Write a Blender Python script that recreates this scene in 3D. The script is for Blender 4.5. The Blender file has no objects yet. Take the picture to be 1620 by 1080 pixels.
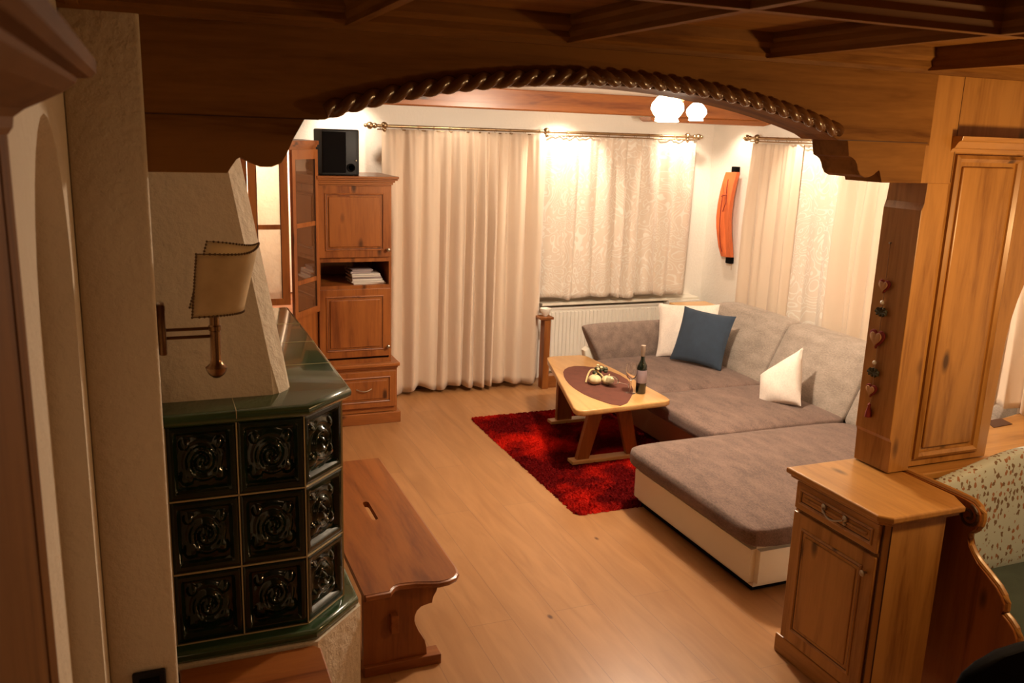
import bpy, bmesh, math, random
from mathutils import Vector, Matrix
random.seed(7)
S = bpy.context.scene
C = S.collection
PI = math.pi
rad = math.radians

# ------------------------------------------------------------------ camera, world, lights, exposure
def camera():
    yaw, pitch, roll = rad(22.478), rad(13.207), rad(1.9456)
    cy, sy, cp, sp = math.cos(yaw), math.sin(yaw), math.cos(pitch), math.sin(pitch)
    f = Vector((sy*cp, cy*cp, -sp)); r = Vector((cy, -sy, 0)); u = r.cross(f)
    cr, sr = math.cos(roll), math.sin(roll)
    r2 = cr*r + sr*u; u2 = -sr*r + cr*u
    m = Matrix((r2, u2, -f)).transposed().to_4x4(); m.translation = Vector((0, 0, 2.4))
    cd = bpy.data.cameras.new('camera'); cam = bpy.data.objects.new('camera', cd); C.objects.link(cam)
    cam.matrix_world = m
    cd.sensor_width = 22.3; cd.lens = 1398.8/1620*22.3
    cd.clip_start = 0.02; cd.clip_end = 60
    cd.dof.use_dof = True; cd.dof.focus_distance = 5.0; cd.dof.aperture_fstop = 3.5
    S.camera = cam
camera()
S.view_settings.view_transform = 'Standard'; S.view_settings.look = 'None'
S.view_settings.gamma = 1; S.view_settings.use_curve_mapping = False
S.view_settings.exposure = 0.28
w = bpy.data.worlds.new('world'); S.world = w; w.use_nodes = True
w.node_tree.nodes['Background'].inputs[0].default_value = (1, .62, .35, 1)
w.node_tree.nodes['Background'].inputs[1].default_value = 0.008
WARM = (1, .70, .43); WARM2 = (1, .82, .62)
def light(name, typ, loc, power, col=WARM, size=.05, target=None, cone=70, blend=.5):
    ld = bpy.data.lights.new(name, typ); ld.energy = power; ld.color = col
    if typ == 'AREA': ld.size = size
    else: ld.shadow_soft_size = size
    o = bpy.data.objects.new(name, ld); C.objects.link(o); o.location = loc
    if target is not None:
        o.rotation_euler = (Vector(target)-Vector(loc)).to_track_quat('-Z', 'Y').to_euler()
    if typ == 'SPOT': ld.spot_size = rad(cone); ld.spot_blend = blend
    return o
light('ceiling_lamp_light', 'POINT', (3.16, 4.97, 2.47), 190, WARM2, .09)
light('dining_lamp_light', 'POINT', (3.22, 1.86, 1.98), 36, (1, .60, .25), .08)
light('near_fill_light', 'POINT', (1.2, .5, .95), 2.2, (1, .58, .28), .15)  # unseen fill added low down to lift the left plaster
SPOTS = [((1.62, 7.52, 2.70), (1.62, 7.86, 2.25), 26), ((3.66, 7.45, 2.70), (3.66, 7.70, 2.1), 60), ((4.93, 7.45, 2.70), (4.95, 7.70, 2.0), 44),
         ((5.12, 7.30, 2.62), (5.42, 7.36, 1.9), 18), ((5.02, 6.28, 2.70), (5.28, 6.22, 2.0), 38), ((5.02, 5.2, 2.70), (5.30, 5.2, 1.6), 8),
         ((2.6, 7.3, 2.70), (2.6, 7.66, 1.9), 7)]
for p, t, e in SPOTS: light('downlight_light', 'SPOT', p, e, WARM2, .03, t, 95, .8)

# ------------------------------------------------------------------ materials
def newmat(name):
    m = bpy.data.materials.new(name); m.use_nodes = True
    nt = m.node_tree; b = nt.nodes['Principled BSDF']; return m, nt, b
def N(nt, typ, **kw):
    n = nt.nodes.new(typ)
    for k, v in kw.items():
        if k in n.inputs: n.inputs[k].default_value = v
        else: setattr(n, k, v)
    return n
def L(nt, a, b): nt.links.new(a, b)
def coords(nt, scale=(1, 1, 1), rnd=True):
    tc = N(nt, 'ShaderNodeTexCoord'); mp = N(nt, 'ShaderNodeMapping'); mp.inputs['Scale'].default_value = scale
    L(nt, tc.outputs['Object'], mp.inputs['Vector'])
    if rnd:
        oi = N(nt, 'ShaderNodeObjectInfo'); mu = N(nt, 'ShaderNodeMath', operation='MULTIPLY'); mu.inputs[1].default_value = 13.0
        L(nt, oi.outputs['Random'], mu.inputs[0]); L(nt, mu.outputs[0], mp.inputs['Location'])
    return mp.outputs['Vector']
def ramp(nt, stops):
    r = N(nt, 'ShaderNodeValToRGB'); e = r.color_ramp.elements
    e[0].position, e[0].color = stops[0][0], (*stops[0][1], 1); e[1].position, e[1].color = stops[-1][0], (*stops[-1][1], 1)
    for p, c in stops[1:-1]:
        x = e.new(p); x.color = (*c, 1)
    return r
def bump(nt, b, h, dist, st=1.0):
    bp = N(nt, 'ShaderNodeBump'); bp.inputs['Strength'].default_value = st; bp.inputs['Distance'].default_value = dist
    L(nt, h, bp.inputs['Height']); L(nt, bp.outputs['Normal'], b.inputs['Normal'])
def plain(name, col, rough=.5, metal=0, **kw):
    m, nt, b = newmat(name); b.inputs['Base Color'].default_value = (*col, 1); b.inputs['Roughness'].default_value = rough
    b.inputs['Metallic'].default_value = metal
    for k, v in kw.items(): b.inputs[k].default_value = v
    return m
def wood(name, light_c, dark_c, axis='Z', rough=.35, knots=True, freq=1.0, coat=.15, spec=.5):
    m, nt, b = newmat(name)
    sc = {'X': (.9, 9, 9), 'Y': (9, .9, 9), 'Z': (9, 9, .9)}[axis]
    v = coords(nt, tuple(s*freq for s in sc))
    n1 = N(nt, 'ShaderNodeTexNoise', Scale=1.1, Detail=6.0, Roughness=.55, Distortion=.9); L(nt, v, n1.inputs['Vector'])
    n2 = N(nt, 'ShaderNodeTexNoise', Scale=9.0, Detail=3.0); L(nt, v, n2.inputs['Vector'])
    mx = N(nt, 'ShaderNodeMath', operation='MULTIPLY_ADD'); mx.inputs[1].default_value = .25
    L(nt, n2.outputs[0], mx.inputs[0]); L(nt, n1.outputs[0], mx.inputs[2])
    mid = tuple((a*.6+c*.4) for a, c in zip(light_c, dark_c))
    r = ramp(nt, [(.42, dark_c), (.56, mid), (.72, light_c)]); L(nt, mx.outputs[0], r.inputs[0])
    out = r.outputs[0]
    if knots:
        ks = {'X': (2.2, 5.5, 5.5), 'Y': (5.5, 2.2, 5.5), 'Z': (5.5, 5.5, 2.2)}[axis]
        kv = coords(nt, ks)
        vo = N(nt, 'ShaderNodeTexVoronoi', Scale=1.0); L(nt, kv, vo.inputs['Vector'])
        kr = ramp(nt, [(.06, (0, 0, 0)), (.15, (1, 1, 1))]); L(nt, vo.outputs['Distance'], kr.inputs[0])
        mk = N(nt, 'ShaderNodeMix', data_type='RGBA'); L(nt, kr.outputs[0], mk.inputs[0])
        mk.inputs[6].default_value = (*[c*.35 for c in dark_c], 1); L(nt, out, mk.inputs[7]); out = mk.outputs[2]
    L(nt, out, b.inputs['Base Color']); b.inputs['Roughness'].default_value = rough
    b.inputs['Coat Weight'].default_value = coat; b.inputs['Specular IOR Level'].default_value = spec; b.inputs['Coat Roughness'].default_value = .2
    bump(nt, b, mx.outputs[0], .0015, .5)
    return m
M = {}
PIN_L, PIN_D = (.46, .225, .058), (.24, .095, .018)
OLD_L, OLD_D = (.31, .105, .022), (.16, .045, .009)
CAB_L, CAB_D = (.31, .098, .020), (.15, .036, .007)
for a in 'XYZ':
    M['pine'+a] = wood('pine_'+a, PIN_L, PIN_D, a)
    M['old'+a] = wood('old_pine_'+a, OLD_L, OLD_D, a, .32)
    M['cab'+a] = wood('cabinet_pine_'+a, CAB_L, CAB_D, a, .34)
    M['beam'+a] = wood('beam_pine_'+a, (.26, .118, .028), (.12, .045, .009), a, .6, False, coat=0, spec=.12)
    M['dark'+a] = wood('dark_stain_'+a, (.16, .06, .02), (.08, .028, .01), a, .4, False)
    M['table'+a] = wood('table_wood_'+a, (.62, .35, .13), (.50, .25, .08), a, .3, False)
M['rope'] = plain('varnished_rope_carving', (.15, .065, .022), .25, 0, **{'Coat Weight': .5})
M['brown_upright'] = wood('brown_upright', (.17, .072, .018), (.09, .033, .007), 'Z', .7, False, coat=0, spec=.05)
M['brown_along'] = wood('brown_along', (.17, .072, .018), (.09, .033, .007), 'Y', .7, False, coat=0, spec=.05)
M['groove'] = plain('groove_dark', (.06, .02, .008), .5)  # one even dark brown for groove, joint and bead strips
def plaster(name, col, bs=.004, sc=22):
    m, nt, b = newmat(name); v = coords(nt, (1, 1, 1), False)
    n = N(nt, 'ShaderNodeTexNoise', Scale=float(sc), Detail=5.0, Roughness=.6); L(nt, v, n.inputs['Vector'])
    b.inputs['Base Color'].default_value = (*col, 1); b.inputs['Roughness'].default_value = .9
    bump(nt, b, n.outputs[0], bs*3, .8); return m
M['plaster'] = plaster('rough_plaster', (.64, .54, .41))
M['wallw'] = plaster('white_wall', (.86, .80, .72), .0015, 40)
M['ceilw'] = plaster('white_ceiling', (.86, .81, .74), .001, 40)
def floor_mat():
    m, nt, b = newmat('oak_floorboards')
    tc = N(nt, 'ShaderNodeTexCoord'); mp = N(nt, 'ShaderNodeMapping'); mp.inputs['Rotation'].default_value = (0, 0, PI/2)
    L(nt, tc.outputs['Object'], mp.inputs['Vector'])
    br = N(nt, 'ShaderNodeTexBrick'); br.inputs['Scale'].default_value = 1.0; br.offset = .37
    br.inputs['Brick Width'].default_value = 2.1; br.inputs['Row Height'].default_value = .235
    br.inputs['Mortar Size'].default_value = .0022; br.inputs['Mortar Smooth'].default_value = .3
    br.inputs['Color1'].default_value = (.38, .185, .070, 1); br.inputs['Color2'].default_value = (.43, .215, .085, 1); br.inputs['Mortar'].default_value = (.30, .15, .07, 1)
    L(nt, mp.outputs[0], br.inputs['Vector'])
    v = coords(nt, (7, .9, 1), False)
    n = N(nt, 'ShaderNodeTexNoise', Scale=1.6, Detail=6.0, Distortion=1.2); L(nt, v, n.inputs['Vector'])
    r = ramp(nt, [(.3, (.80, .74, .68)), (.65, (1, 1, 1))]); L(nt, n.outputs[0], r.inputs[0])
    mk = N(nt, 'ShaderNodeMix', data_type='RGBA', blend_type='MULTIPLY'); mk.inputs[0].default_value = 1
    L(nt, br.outputs[0], mk.inputs[6]); L(nt, r.outputs[0], mk.inputs[7])
    kv = coords(nt, (2.1, 1.2, 1), False); vo = N(nt, 'ShaderNodeTexVoronoi', Scale=1.3); L(nt, kv, vo.inputs['Vector'])
    kr = ramp(nt, [(.018, (.25, .14, .07)), (.045, (1, 1, 1))]); L(nt, vo.outputs['Distance'], kr.inputs[0])
    m2 = N(nt, 'ShaderNodeMix', data_type='RGBA', blend_type='MULTIPLY'); m2.inputs[0].default_value = 1
    L(nt, mk.outputs[2], m2.inputs[6]); L(nt, kr.outputs[0], m2.inputs[7])
    L(nt, m2.outputs[2], b.inputs['Base Color']); b.inputs['Roughness'].default_value = .34
    bump(nt, b, n.outputs[0], .001, .3); return m
M['floor'] = floor_mat()
def glazed():
    m, nt, b = newmat('green_glaze'); v = coords(nt, (1, 1, 1), False)
    n = N(nt, 'ShaderNodeTexNoise', Scale=6.0, Detail=3.0); L(nt, v, n.inputs['Vector'])
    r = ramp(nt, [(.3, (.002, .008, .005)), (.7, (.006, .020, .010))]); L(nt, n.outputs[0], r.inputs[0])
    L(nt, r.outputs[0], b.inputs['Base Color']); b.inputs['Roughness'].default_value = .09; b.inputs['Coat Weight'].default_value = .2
    b.inputs['Coat Roughness'].default_value = .04
    bump(nt, b, n.outputs[0], .004, .6); return m
M['glaze'] = glazed()
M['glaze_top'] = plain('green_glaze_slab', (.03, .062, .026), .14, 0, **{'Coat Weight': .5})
M['grout'] = plain('grout', (.45, .36, .20), .9)
def cloth(name, col, rough=.95, sc=260, b_=.0012, var=.12, sheen=.1, stretch=(1, 1, 1)):
    m, nt, b = newmat(name); v = coords(nt, stretch, False)
    n = N(nt, 'ShaderNodeTexNoise', Scale=float(sc), Detail=2.0); L(nt, v, n.inputs['Vector'])
    n2 = N(nt, 'ShaderNodeTexNoise', Scale=14.0, Detail=4.0); L(nt, v, n2.inputs['Vector'])
    ad = N(nt, 'ShaderNodeMath', operation='ADD'); L(nt, n.outputs[0], ad.inputs[0]); L(nt, n2.outputs[0], ad.inputs[1])
    r = ramp(nt, [(.6, tuple(c*(1-2*var) for c in col)), (1.4, tuple(min(1, c*(1+var)) for c in col))])
    ml = N(nt, 'ShaderNodeMath', operation='MULTIPLY'); ml.inputs[1].default_value = .5
    L(nt, ad.outputs[0], ml.inputs[0]); r.color_ramp.elements[0].position = .35; r.color_ramp.elements[1].position = .65
    L(nt, ml.outputs[0], r.inputs[0]); L(nt, r.outputs[0], b.inputs['Base Color'])
    b.inputs['Roughness'].default_value = rough; b.inputs['Sheen Weight'].default_value = sheen
    bump(nt, b, n.outputs[0], b_, .6); return m
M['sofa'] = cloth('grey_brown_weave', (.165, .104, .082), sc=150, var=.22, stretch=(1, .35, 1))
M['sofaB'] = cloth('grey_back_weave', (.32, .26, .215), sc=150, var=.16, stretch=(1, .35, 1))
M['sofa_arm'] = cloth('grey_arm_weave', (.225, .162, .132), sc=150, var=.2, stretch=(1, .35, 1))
M['blue'] = cloth('navy_cushion_cloth', (.026, .042, .068), var=.1)
M['whitec'] = cloth('white_cushion_cloth', (.80, .70, .62), var=.06, sc=90)
M['leather'] = plain('cream_leather', (.80, .74, .62), .42)
M['brownl'] = plain('brown_leather', (.36, .17, .09), .35)
M['runner'] = cloth('brown_felt', (.13, .038, .022), var=.15, sheen=0)
def rug_mat():
    m, nt, b = newmat('red_shag'); v = coords(nt, (1, 1, 1), False)
    n = N(nt, 'ShaderNodeTexNoise', Scale=2.0, Detail=3.0); L(nt, v, n.inputs['Vector'])
    r = ramp(nt, [(.45, (.085, .001, .001)), (.66, (.55, .010, .003))]); L(nt, n.outputs[0], r.inputs[0])
    L(nt, r.outputs[0], b.inputs['Base Color']); b.inputs['Roughness'].default_value = .9; b.inputs['Specular IOR Level'].default_value = .05
    n2 = N(nt, 'ShaderNodeTexNoise', Scale=70.0, Detail=3.0); L(nt, v, n2.inputs['Vector']); bump(nt, b, n2.outputs[0], .012, 1)
    return m
M['rug'] = rug_mat()
def curtain_mat(name, col, swirl):
    m, nt, b = newmat(name); v = coords(nt, (1, 1, 1), False)
    b.inputs['Base Color'].default_value = (*col, 1); b.inputs['Roughness'].default_value = .75; b.inputs['Sheen Weight'].default_value = .3
    n = N(nt, 'ShaderNodeTexNoise', Scale=120.0, Detail=2.0); L(nt, v, n.inputs['Vector'])
    if swirl:
        nn = N(nt, 'ShaderNodeTexNoise', Scale=3.2, Detail=0.0); L(nt, v, nn.inputs['Vector'])
        vm = N(nt, 'ShaderNodeVectorMath', operation='MULTIPLY_ADD'); vm.inputs[1].default_value = (1.1, 1.1, 1.1)
        L(nt, nn.outputs['Color'], vm.inputs[0]); L(nt, v, vm.inputs[2])
        vo = N(nt, 'ShaderNodeTexVoronoi', Scale=5.5, feature='F1'); L(nt, vm.outputs[0], vo.inputs['Vector'])
        sn = N(nt, 'ShaderNodeMath', operation='MULTIPLY'); sn.inputs[1].default_value = 21; L(nt, vo.outputs['Distance'], sn.inputs[0])
        si = N(nt, 'ShaderNodeMath', operation='SINE'); L(nt, sn.outputs[0], si.inputs[0])
        st = N(nt, 'ShaderNodeMath', operation='GREATER_THAN'); st.inputs[1].default_value = .62; L(nt, si.outputs[0], st.inputs[0])
        bump(nt, b, st.outputs[0], .008, .9)
        mc = N(nt, 'ShaderNodeMix', data_type='RGBA'); L(nt, st.outputs[0], mc.inputs[0]); mc.inputs[6].default_value = (*[c*.96 for c in col], 1); mc.inputs[7].default_value = (.97, .90, .80, 1); L(nt, mc.outputs[2], b.inputs['Base Color'])
    else:
        v2 = coords(nt, (30, 30, 3), False); n = N(nt, 'ShaderNodeTexNoise', Scale=1.0, Detail=3.0); L(nt, v2, n.inputs['Vector'])
        bump(nt, b, n.outputs[0], .003, .4)
    tr = N(nt, 'ShaderNodeBsdfTranslucent'); tr.inputs[0].default_value = (*col, 1)
    mx = N(nt, 'ShaderNodeMixShader'); mx.inputs[0].default_value = .18
    L(nt, b.outputs[0], mx.inputs[1]); L(nt, tr.outputs[0], mx.inputs[2]); L(nt, mx.outputs[0], nt.nodes['Material Output'].inputs[0])
    return m
M['drape'] = curtain_mat('cream_drape', (.80, .64, .49), False)
M['voile'] = curtain_mat('swirl_voile', (.88, .75, .62), True)
M['brass'] = plain('aged_brass', (.20, .11, .05), .30, 1)
M['brassr'] = plain('curtain_rod_brass', (.40, .28, .16), .35, 1)
M['white'] = plain('white_enamel', (.84, .80, .72), .35)
M['black'] = plain('black_plastic', (.008, .007, .007), .5, 0, **{'Specular IOR Level': .25})
M['blackm'] = plain('black_matt', (.004, .003, .003), .9, 0, **{'Specular IOR Level': .1})
M['orange'] = wood('orange_wood', (.75, .17, .045), (.60, .12, .03), 'Z', .5, False)
M['silver'] = plain('pewter', (.42, .38, .32), .3, 1)
def glassm(name, col=(1, 1, 1), rough=0.0):
    m, nt, b = newmat(name); b.inputs['Base Color'].default_value = (*col, 1); b.inputs['Roughness'].default_value = rough
    b.inputs['Transmission Weight'].default_value = 1; b.inputs['IOR'].default_value = 1.45; return m
M['glass'] = glassm('clear_glass')
def pane_mat():
    m, nt, b = newmat('rippled_pane'); b.inputs['Roughness'].default_value = .12; b.inputs['Transmission Weight'].default_value = .7
    b.inputs['Base Color'].default_value = (.85, .80, .70, 1); b.inputs['IOR'].default_value = 1.5
    v = coords(nt, (1, 1, 1), False); n = N(nt, 'ShaderNodeTexNoise', Scale=9.0, Detail=3.0); L(nt, v, n.inputs['Vector']); bump(nt, b, n.outputs[0], .02, .6)
    return m
M['pane'] = pane_mat()
M['pane_reflection'] = plain('side_pane', (.11, .045, .018), .07, 0, **{'Coat Weight': 1.0})  # opaque brown painted in for the cabinets reflected in the angled glass
M['bottle'] = plain('dark_bottle_glass', (.004, .008, .004), .06, 0, **{'Coat Weight': .5})
M['label'] = plain('paper_label', (.27, .20, .21), .7)
M['capsule'] = plain('bottle_capsule', (.34, .26, .20), .4)
M['gourd'] = plain('cream_gourd', (.72, .60, .34), .5)
M['leafy'] = plain('dark_leaf', (.045, .045, .02), .6)
M['vine'] = plain('pale_vine', (.62, .48, .22), .7)
M['paper'] = plain('magazine_paper', (.62, .56, .50), .6)
M['paper2'] = plain('magazine_cover', (.30, .24, .24), .5)
def shade_mat():
    m, nt, b = newmat('parchment'); v = coords(nt, (1, 1, 1), False)
    n = N(nt, 'ShaderNodeTexNoise', Scale=9.0, Detail=4.0); L(nt, v, n.inputs['Vector'])
    r = ramp(nt, [(.3, (.60, .45, .25)), (.7, (.78, .63, .38))]); L(nt, n.outputs[0], r.inputs[0]); L(nt, r.outputs[0], b.inputs['Base Color'])
    b.inputs['Roughness'].default_value = .6
    tr = N(nt, 'ShaderNodeBsdfTranslucent'); L(nt, r.outputs[0], tr.inputs[0])
    mx = N(nt, 'ShaderNodeMixShader'); mx.inputs[0].default_value = .4
    L(nt, b.outputs[0], mx.inputs[1]); L(nt, tr.outputs[0], mx.inputs[2]); L(nt, mx.outputs[0], nt.nodes['Material Output'].inputs[0])
    return m
M['parch'] = shade_mat()
M['stitch'] = plain('leather_stitching', (.10, .05, .02), .8)
def emis(name, col, st):
    m, nt, b = newmat(name); b.inputs['Base Color'].default_value = (.9, .85, .75, 1)
    b.inputs['Emission Color'].default_value = (*col, 1); b.inputs['Emission Strength'].default_value = st; return m
M['glow'] = emis('lit_glass_shade', (1, .80, .58), 9)
M['bulb'] = emis('downlight_bulb', (1, .8, .55), 12)
M['red'] = plain('red_felt', (.22, .018, .014), .8)
M['heart'] = plain('pale_wood_heart', (.48, .27, .12), .7)
M['string'] = plain('twine', (.45, .28, .16), .8)
def pattern_mat():
    m, nt, b = newmat('printed_cotton')
    v = coords(nt, (1, 1, .6), False)
    vo = N(nt, 'ShaderNodeTexVoronoi', Scale=42.0, Randomness=.7); L(nt, v, vo.inputs['Vector'])
    n = N(nt, 'ShaderNodeTexNoise', Scale=95.0, Detail=1.0); L(nt, v, n.inputs['Vector'])
    ad = N(nt, 'ShaderNodeMath', operation='MULTIPLY_ADD'); ad.inputs[1].default_value = .9; L(nt, n.outputs[0], ad.inputs[0]); L(nt, vo.outputs['Distance'], ad.inputs[2])
    st = N(nt, 'ShaderNodeMath', operation='LESS_THAN'); st.inputs[1].default_value = .78; L(nt, ad.outputs[0], st.inputs[0])
    hs = ramp(nt, [(.0, (.20, .13, .08)), (.55, (.36, .17, .09)), (1, (.13, .14, .14))]); hs.color_ramp.interpolation = 'CONSTANT'
    sx = N(nt, 'ShaderNodeSeparateColor'); L(nt, vo.outputs['Color'], sx.inputs[0]); L(nt, sx.outputs[0], hs.inputs[0])
    mk = N(nt, 'ShaderNodeMix', data_type='RGBA'); L(nt, st.outputs[0], mk.inputs[0]); mk.inputs[6].default_value = (.56, .64, .64, 1); L(nt, hs.outputs[0], mk.inputs[7])
    L(nt, mk.outputs[2], b.inputs['Base Color']); b.inputs['Roughness'].default_value = .9; return m
M['print'] = pattern_mat()
M['teal'] = cloth('teal_seat_cloth', (.055, .085, .075), var=.1)

# ------------------------------------------------------------------ mesh helpers (all in world coordinates)
def bx(bm, x0, x1, y0, y1, z0, z1, bev=0, seg=2):
    vs = [bm.verts.new((x, y, z)) for x in (x0, x1) for y in (y0, y1) for z in (z0, z1)]
    fs = []
    for q in ((0, 1, 3, 2), (4, 6, 7, 5), (0, 4, 5, 1), (2, 3, 7, 6), (0, 2, 6, 4), (1, 5, 7, 3)): fs.append(bm.faces.new([vs[i] for i in q]))
    if bev:
        es = list({e for f in fs for e in f.edges})
        bmesh.ops.bevel(bm, geom=es, offset=bev, segments=seg, affect='EDGES', profile=.5)
def prism(bm, pts, axis, a, b, bev=0, seg=2):
    # pts: 2-D outline; axis X -> (y,z), Y -> (x,z), Z -> (x,y)
    def P(p, t): return {'X': (t, p[0], p[1]), 'Y': (p[0], t, p[1]), 'Z': (p[0], p[1], t)}[axis]
    A = [bm.verts.new(P(p, a)) for p in pts]; B = [bm.verts.new(P(p, b)) for p in pts]; n = len(pts)
    fs = [bm.faces.new(A), bm.faces.new(B[::-1])]
    for i in range(n): bm.faces.new((A[i], B[i], B[(i+1) % n], A[(i+1) % n]))
    if bev:
        es = [e for f in fs for e in f.edges]
        bmesh.ops.bevel(bm, geom=es, offset=bev, segments=seg, affect='EDGES', profile=.5)
def tube(bm, pts, r, n=10, caps=True, closed=False):
    pts = [Vector(p) for p in pts]; rings = []; m = len(pts)
    for i, p in enumerate(pts):
        if closed: d = (pts[(i+1) % m]-pts[i-1])
        else: d = (pts[min(i+1, m-1)]-pts[max(i-1, 0)])
        d.normalize(); up = Vector((0, 0, 1)) if abs(d.z) < .9 else Vector((1, 0, 0))
        s = d.cross(up).normalized(); t = s.cross(d)
        ri = r[i] if isinstance(r, (list, tuple)) else r
        rings.append([bm.verts.new(p+ri*(math.cos(2*PI*k/n)*s+math.sin(2*PI*k/n)*t)) for k in range(n)])
    for i in range(m if closed else m-1):
        a, b = rings[i], rings[(i+1) % m]
        for k in range(n): bm.faces.new((a[k], a[(k+1) % n], b[(k+1) % n], b[k]))
    if caps and not closed: bm.faces.new(rings[0]); bm.faces.new(rings[-1][::-1])
def lathe(bm, c, prof, n=24, axis='Z', close=False):
    c = Vector(c); rings = []
    for r, h in prof:
        ring = []
        for k in range(n):
            a = 2*PI*k/n; u, v = r*math.cos(a), r*math.sin(a)
            ring.append(bm.verts.new(c+Vector({'Z': (u, v, h), 'X': (h, u, v), 'Y': (u, h, v)}[axis])))
        rings.append(ring)
    for a, b in zip(rings, rings[1:]):
        for k in range(n): bm.faces.new((a[k], a[(k+1) % n], b[(k+1) % n], b[k]))
    bm.faces.new(rings[0]); bm.faces.new(rings[-1][::-1])
def ball(bm, c, r, sx=1, sy=1, sz=1, seg=16):
    m = Matrix.Translation(c) @ Matrix.Diagonal((sx*r, sy*r, sz*r, 1))
    bmesh.ops.create_uvsphere(bm, u_segments=seg, v_segments=seg//2+2, radius=1, matrix=m)
def grid(bm, nu, nv, fn):
    g = [[bm.verts.new(fn(i/nu, j/nv)) for j in range(nv+1)] for i in range(nu+1)]
    for i in range(nu):
        for j in range(nv): bm.faces.new((g[i][j], g[i+1][j], g[i+1][j+1], g[i][j+1]))
    return g
def B(): return bmesh.new()
def link(name, bm, mat, parent=None, smooth=False, mods=()):
    bmesh.ops.remove_doubles(bm, verts=bm.verts, dist=1e-6)
    bmesh.ops.recalc_face_normals(bm, faces=bm.faces)
    if parent is None:
        xs = [v.co.x for v in bm.verts]; ys = [v.co.y for v in bm.verts]; zs = [v.co.z for v in bm.verts]
        org = Matrix.Translation(((min(xs)+max(xs))/2, (min(ys)+max(ys))/2, min(zs)))
    else:
        org = parent['_mw'] if False else WM[parent.name]
    bmesh.ops.transform(bm, matrix=org.inverted(), verts=bm.verts)
    me = bpy.data.meshes.new(name); bm.to_mesh(me); bm.free()
    if smooth:
        for p in me.polygons: p.use_smooth = True
        try: me.set_sharp_from_angle(angle=rad(38))
        except Exception: pass
    me.materials.append(M[mat] if isinstance(mat, str) else mat)
    o = bpy.data.objects.new(name, me); C.objects.link(o)
    if parent is None: o.matrix_world = org; WM[o.name] = org
    else: o.parent = parent; WM[o.name] = WM[parent.name].copy()
    for typ, kw in mods:
        md = o.modifiers.new(typ.lower(), typ)
        for k, v in kw.items(): setattr(md, k, v)
    return o
WM = {}
def thing(name, label, cat, loc, group=None):
    o = bpy.data.objects.new(name, None); C.objects.link(o); o.location = loc; o.empty_display_size = .1
    o['label'] = label; o['category'] = cat
    if group: o['group'] = group
    WM[o.name] = Matrix.Translation(loc); return o
def tag(o, label, cat, group=None):
    o['label'] = label; o['category'] = cat
    if group: o['group'] = group
    return o
def struct(name, bm, mat, parent=None, **kw):
    o = link(name, bm, mat, parent, **kw); o['kind'] = 'structure'; return o
def box_part(name, mat, parent, *a, bev=.004, **kw):
    bm = B(); bx(bm, *a, bev=bev); return link(name, bm, mat, parent, **kw)
def arc(cx, cy, r, a0, a1, n=10, ry=None):
    ry = r if ry is None else ry
    return [(cx+r*math.cos(rad(a0+(a1-a0)*i/n)), cy+ry*math.sin(rad(a0+(a1-a0)*i/n))) for i in range(n+1)]

# ------------------------------------------------------------------ the setting
bm = B(); bx(bm, -1.6, 6.2, -2.2, 8.1, -.1, 0); struct('floor', bm, 'floor')
bm = B(); bx(bm, -1.6, 5.6, 7.9, 8.1, 0, 2.9); struct('wall_back', bm, 'wallw')
bm = B(); bx(bm, 5.44, 5.6, 3.4, 7.9, 0, 2.9); struct('wall_right', bm, 'wallw')
bm = B(); bx(bm, 4.62, 4.8, -2.0, 3.34, 0, 2.9); struct('wall_dining', bm, 'wallw')
bm = B(); bx(bm, 4.62, 5.6, 3.34, 3.44, 0, 2.9); struct('wall_jog', bm, 'wallw')
bm = B(); bx(bm, -1.6, 4.8, -2.2, -2.0, 0, 2.9); struct('wall_near', bm, 'darkX')
bm = B(); bx(bm, -1.6, -1.4, 2.9, 7.9, 0, 2.9); struct('wall_far_left', bm, 'wallw')
bm = B(); bx(bm, -1.6, 5.6, 3.03, 8.1, 2.757, 2.95); struct('ceiling', bm, 'ceilw')
# coffered timber ceiling of the near room
bm = B(); bx(bm, -1.6, 4.8, -2.2, 3.03, 2.785, 2.95); struct('ceiling_coffered', bm, 'beamX')
def moulding_pts(w=.05, top=2.785, bot=2.70):
    h = top-bot
    return [(-w*1.5, top), (-w*1.5, top-.25*h), (-w*1.1, top-.4*h), (-w*1.1, top-.62*h), (-w*.75, top-.8*h), (-w*.75, bot), (w*.75, bot), (w*.75, top-.8*h), (w*1.1, top-.62*h), (w*1.1, top-.4*h), (w*1.5, top-.25*h), (w*1.5, top)]
n = 1
for x in (-.16, .595, 1.335, 2.143, 2.93, 3.75):
    bm = B(); prism(bm, [(p[0]*.40+x, p[1]) for p in moulding_pts()], 'Y', -2, 2.80); struct('trim_%d' % n, bm, 'beamY'); n += 1
for y in (.98, .13, -.8, 1.83):
    bm = B(); prism(bm, [(p[0]*.40+y, p[1]-.0005) for p in moulding_pts()], 'X', -1.5, 4.6); struct('trim_%d' % n, bm, 'beamX'); n += 1
bm = B(); prism(bm, [(2.83, 2.785), (2.83, 2.69), (2.80, 2.69), (2.795, 2.705), (2.775, 2.715), (2.775, 2.735), (2.755, 2.75), (2.75, 2.785)], 'X', -.3, 4.6)
struct('trim_%d' % n, bm, 'beamX'); n += 1
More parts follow.
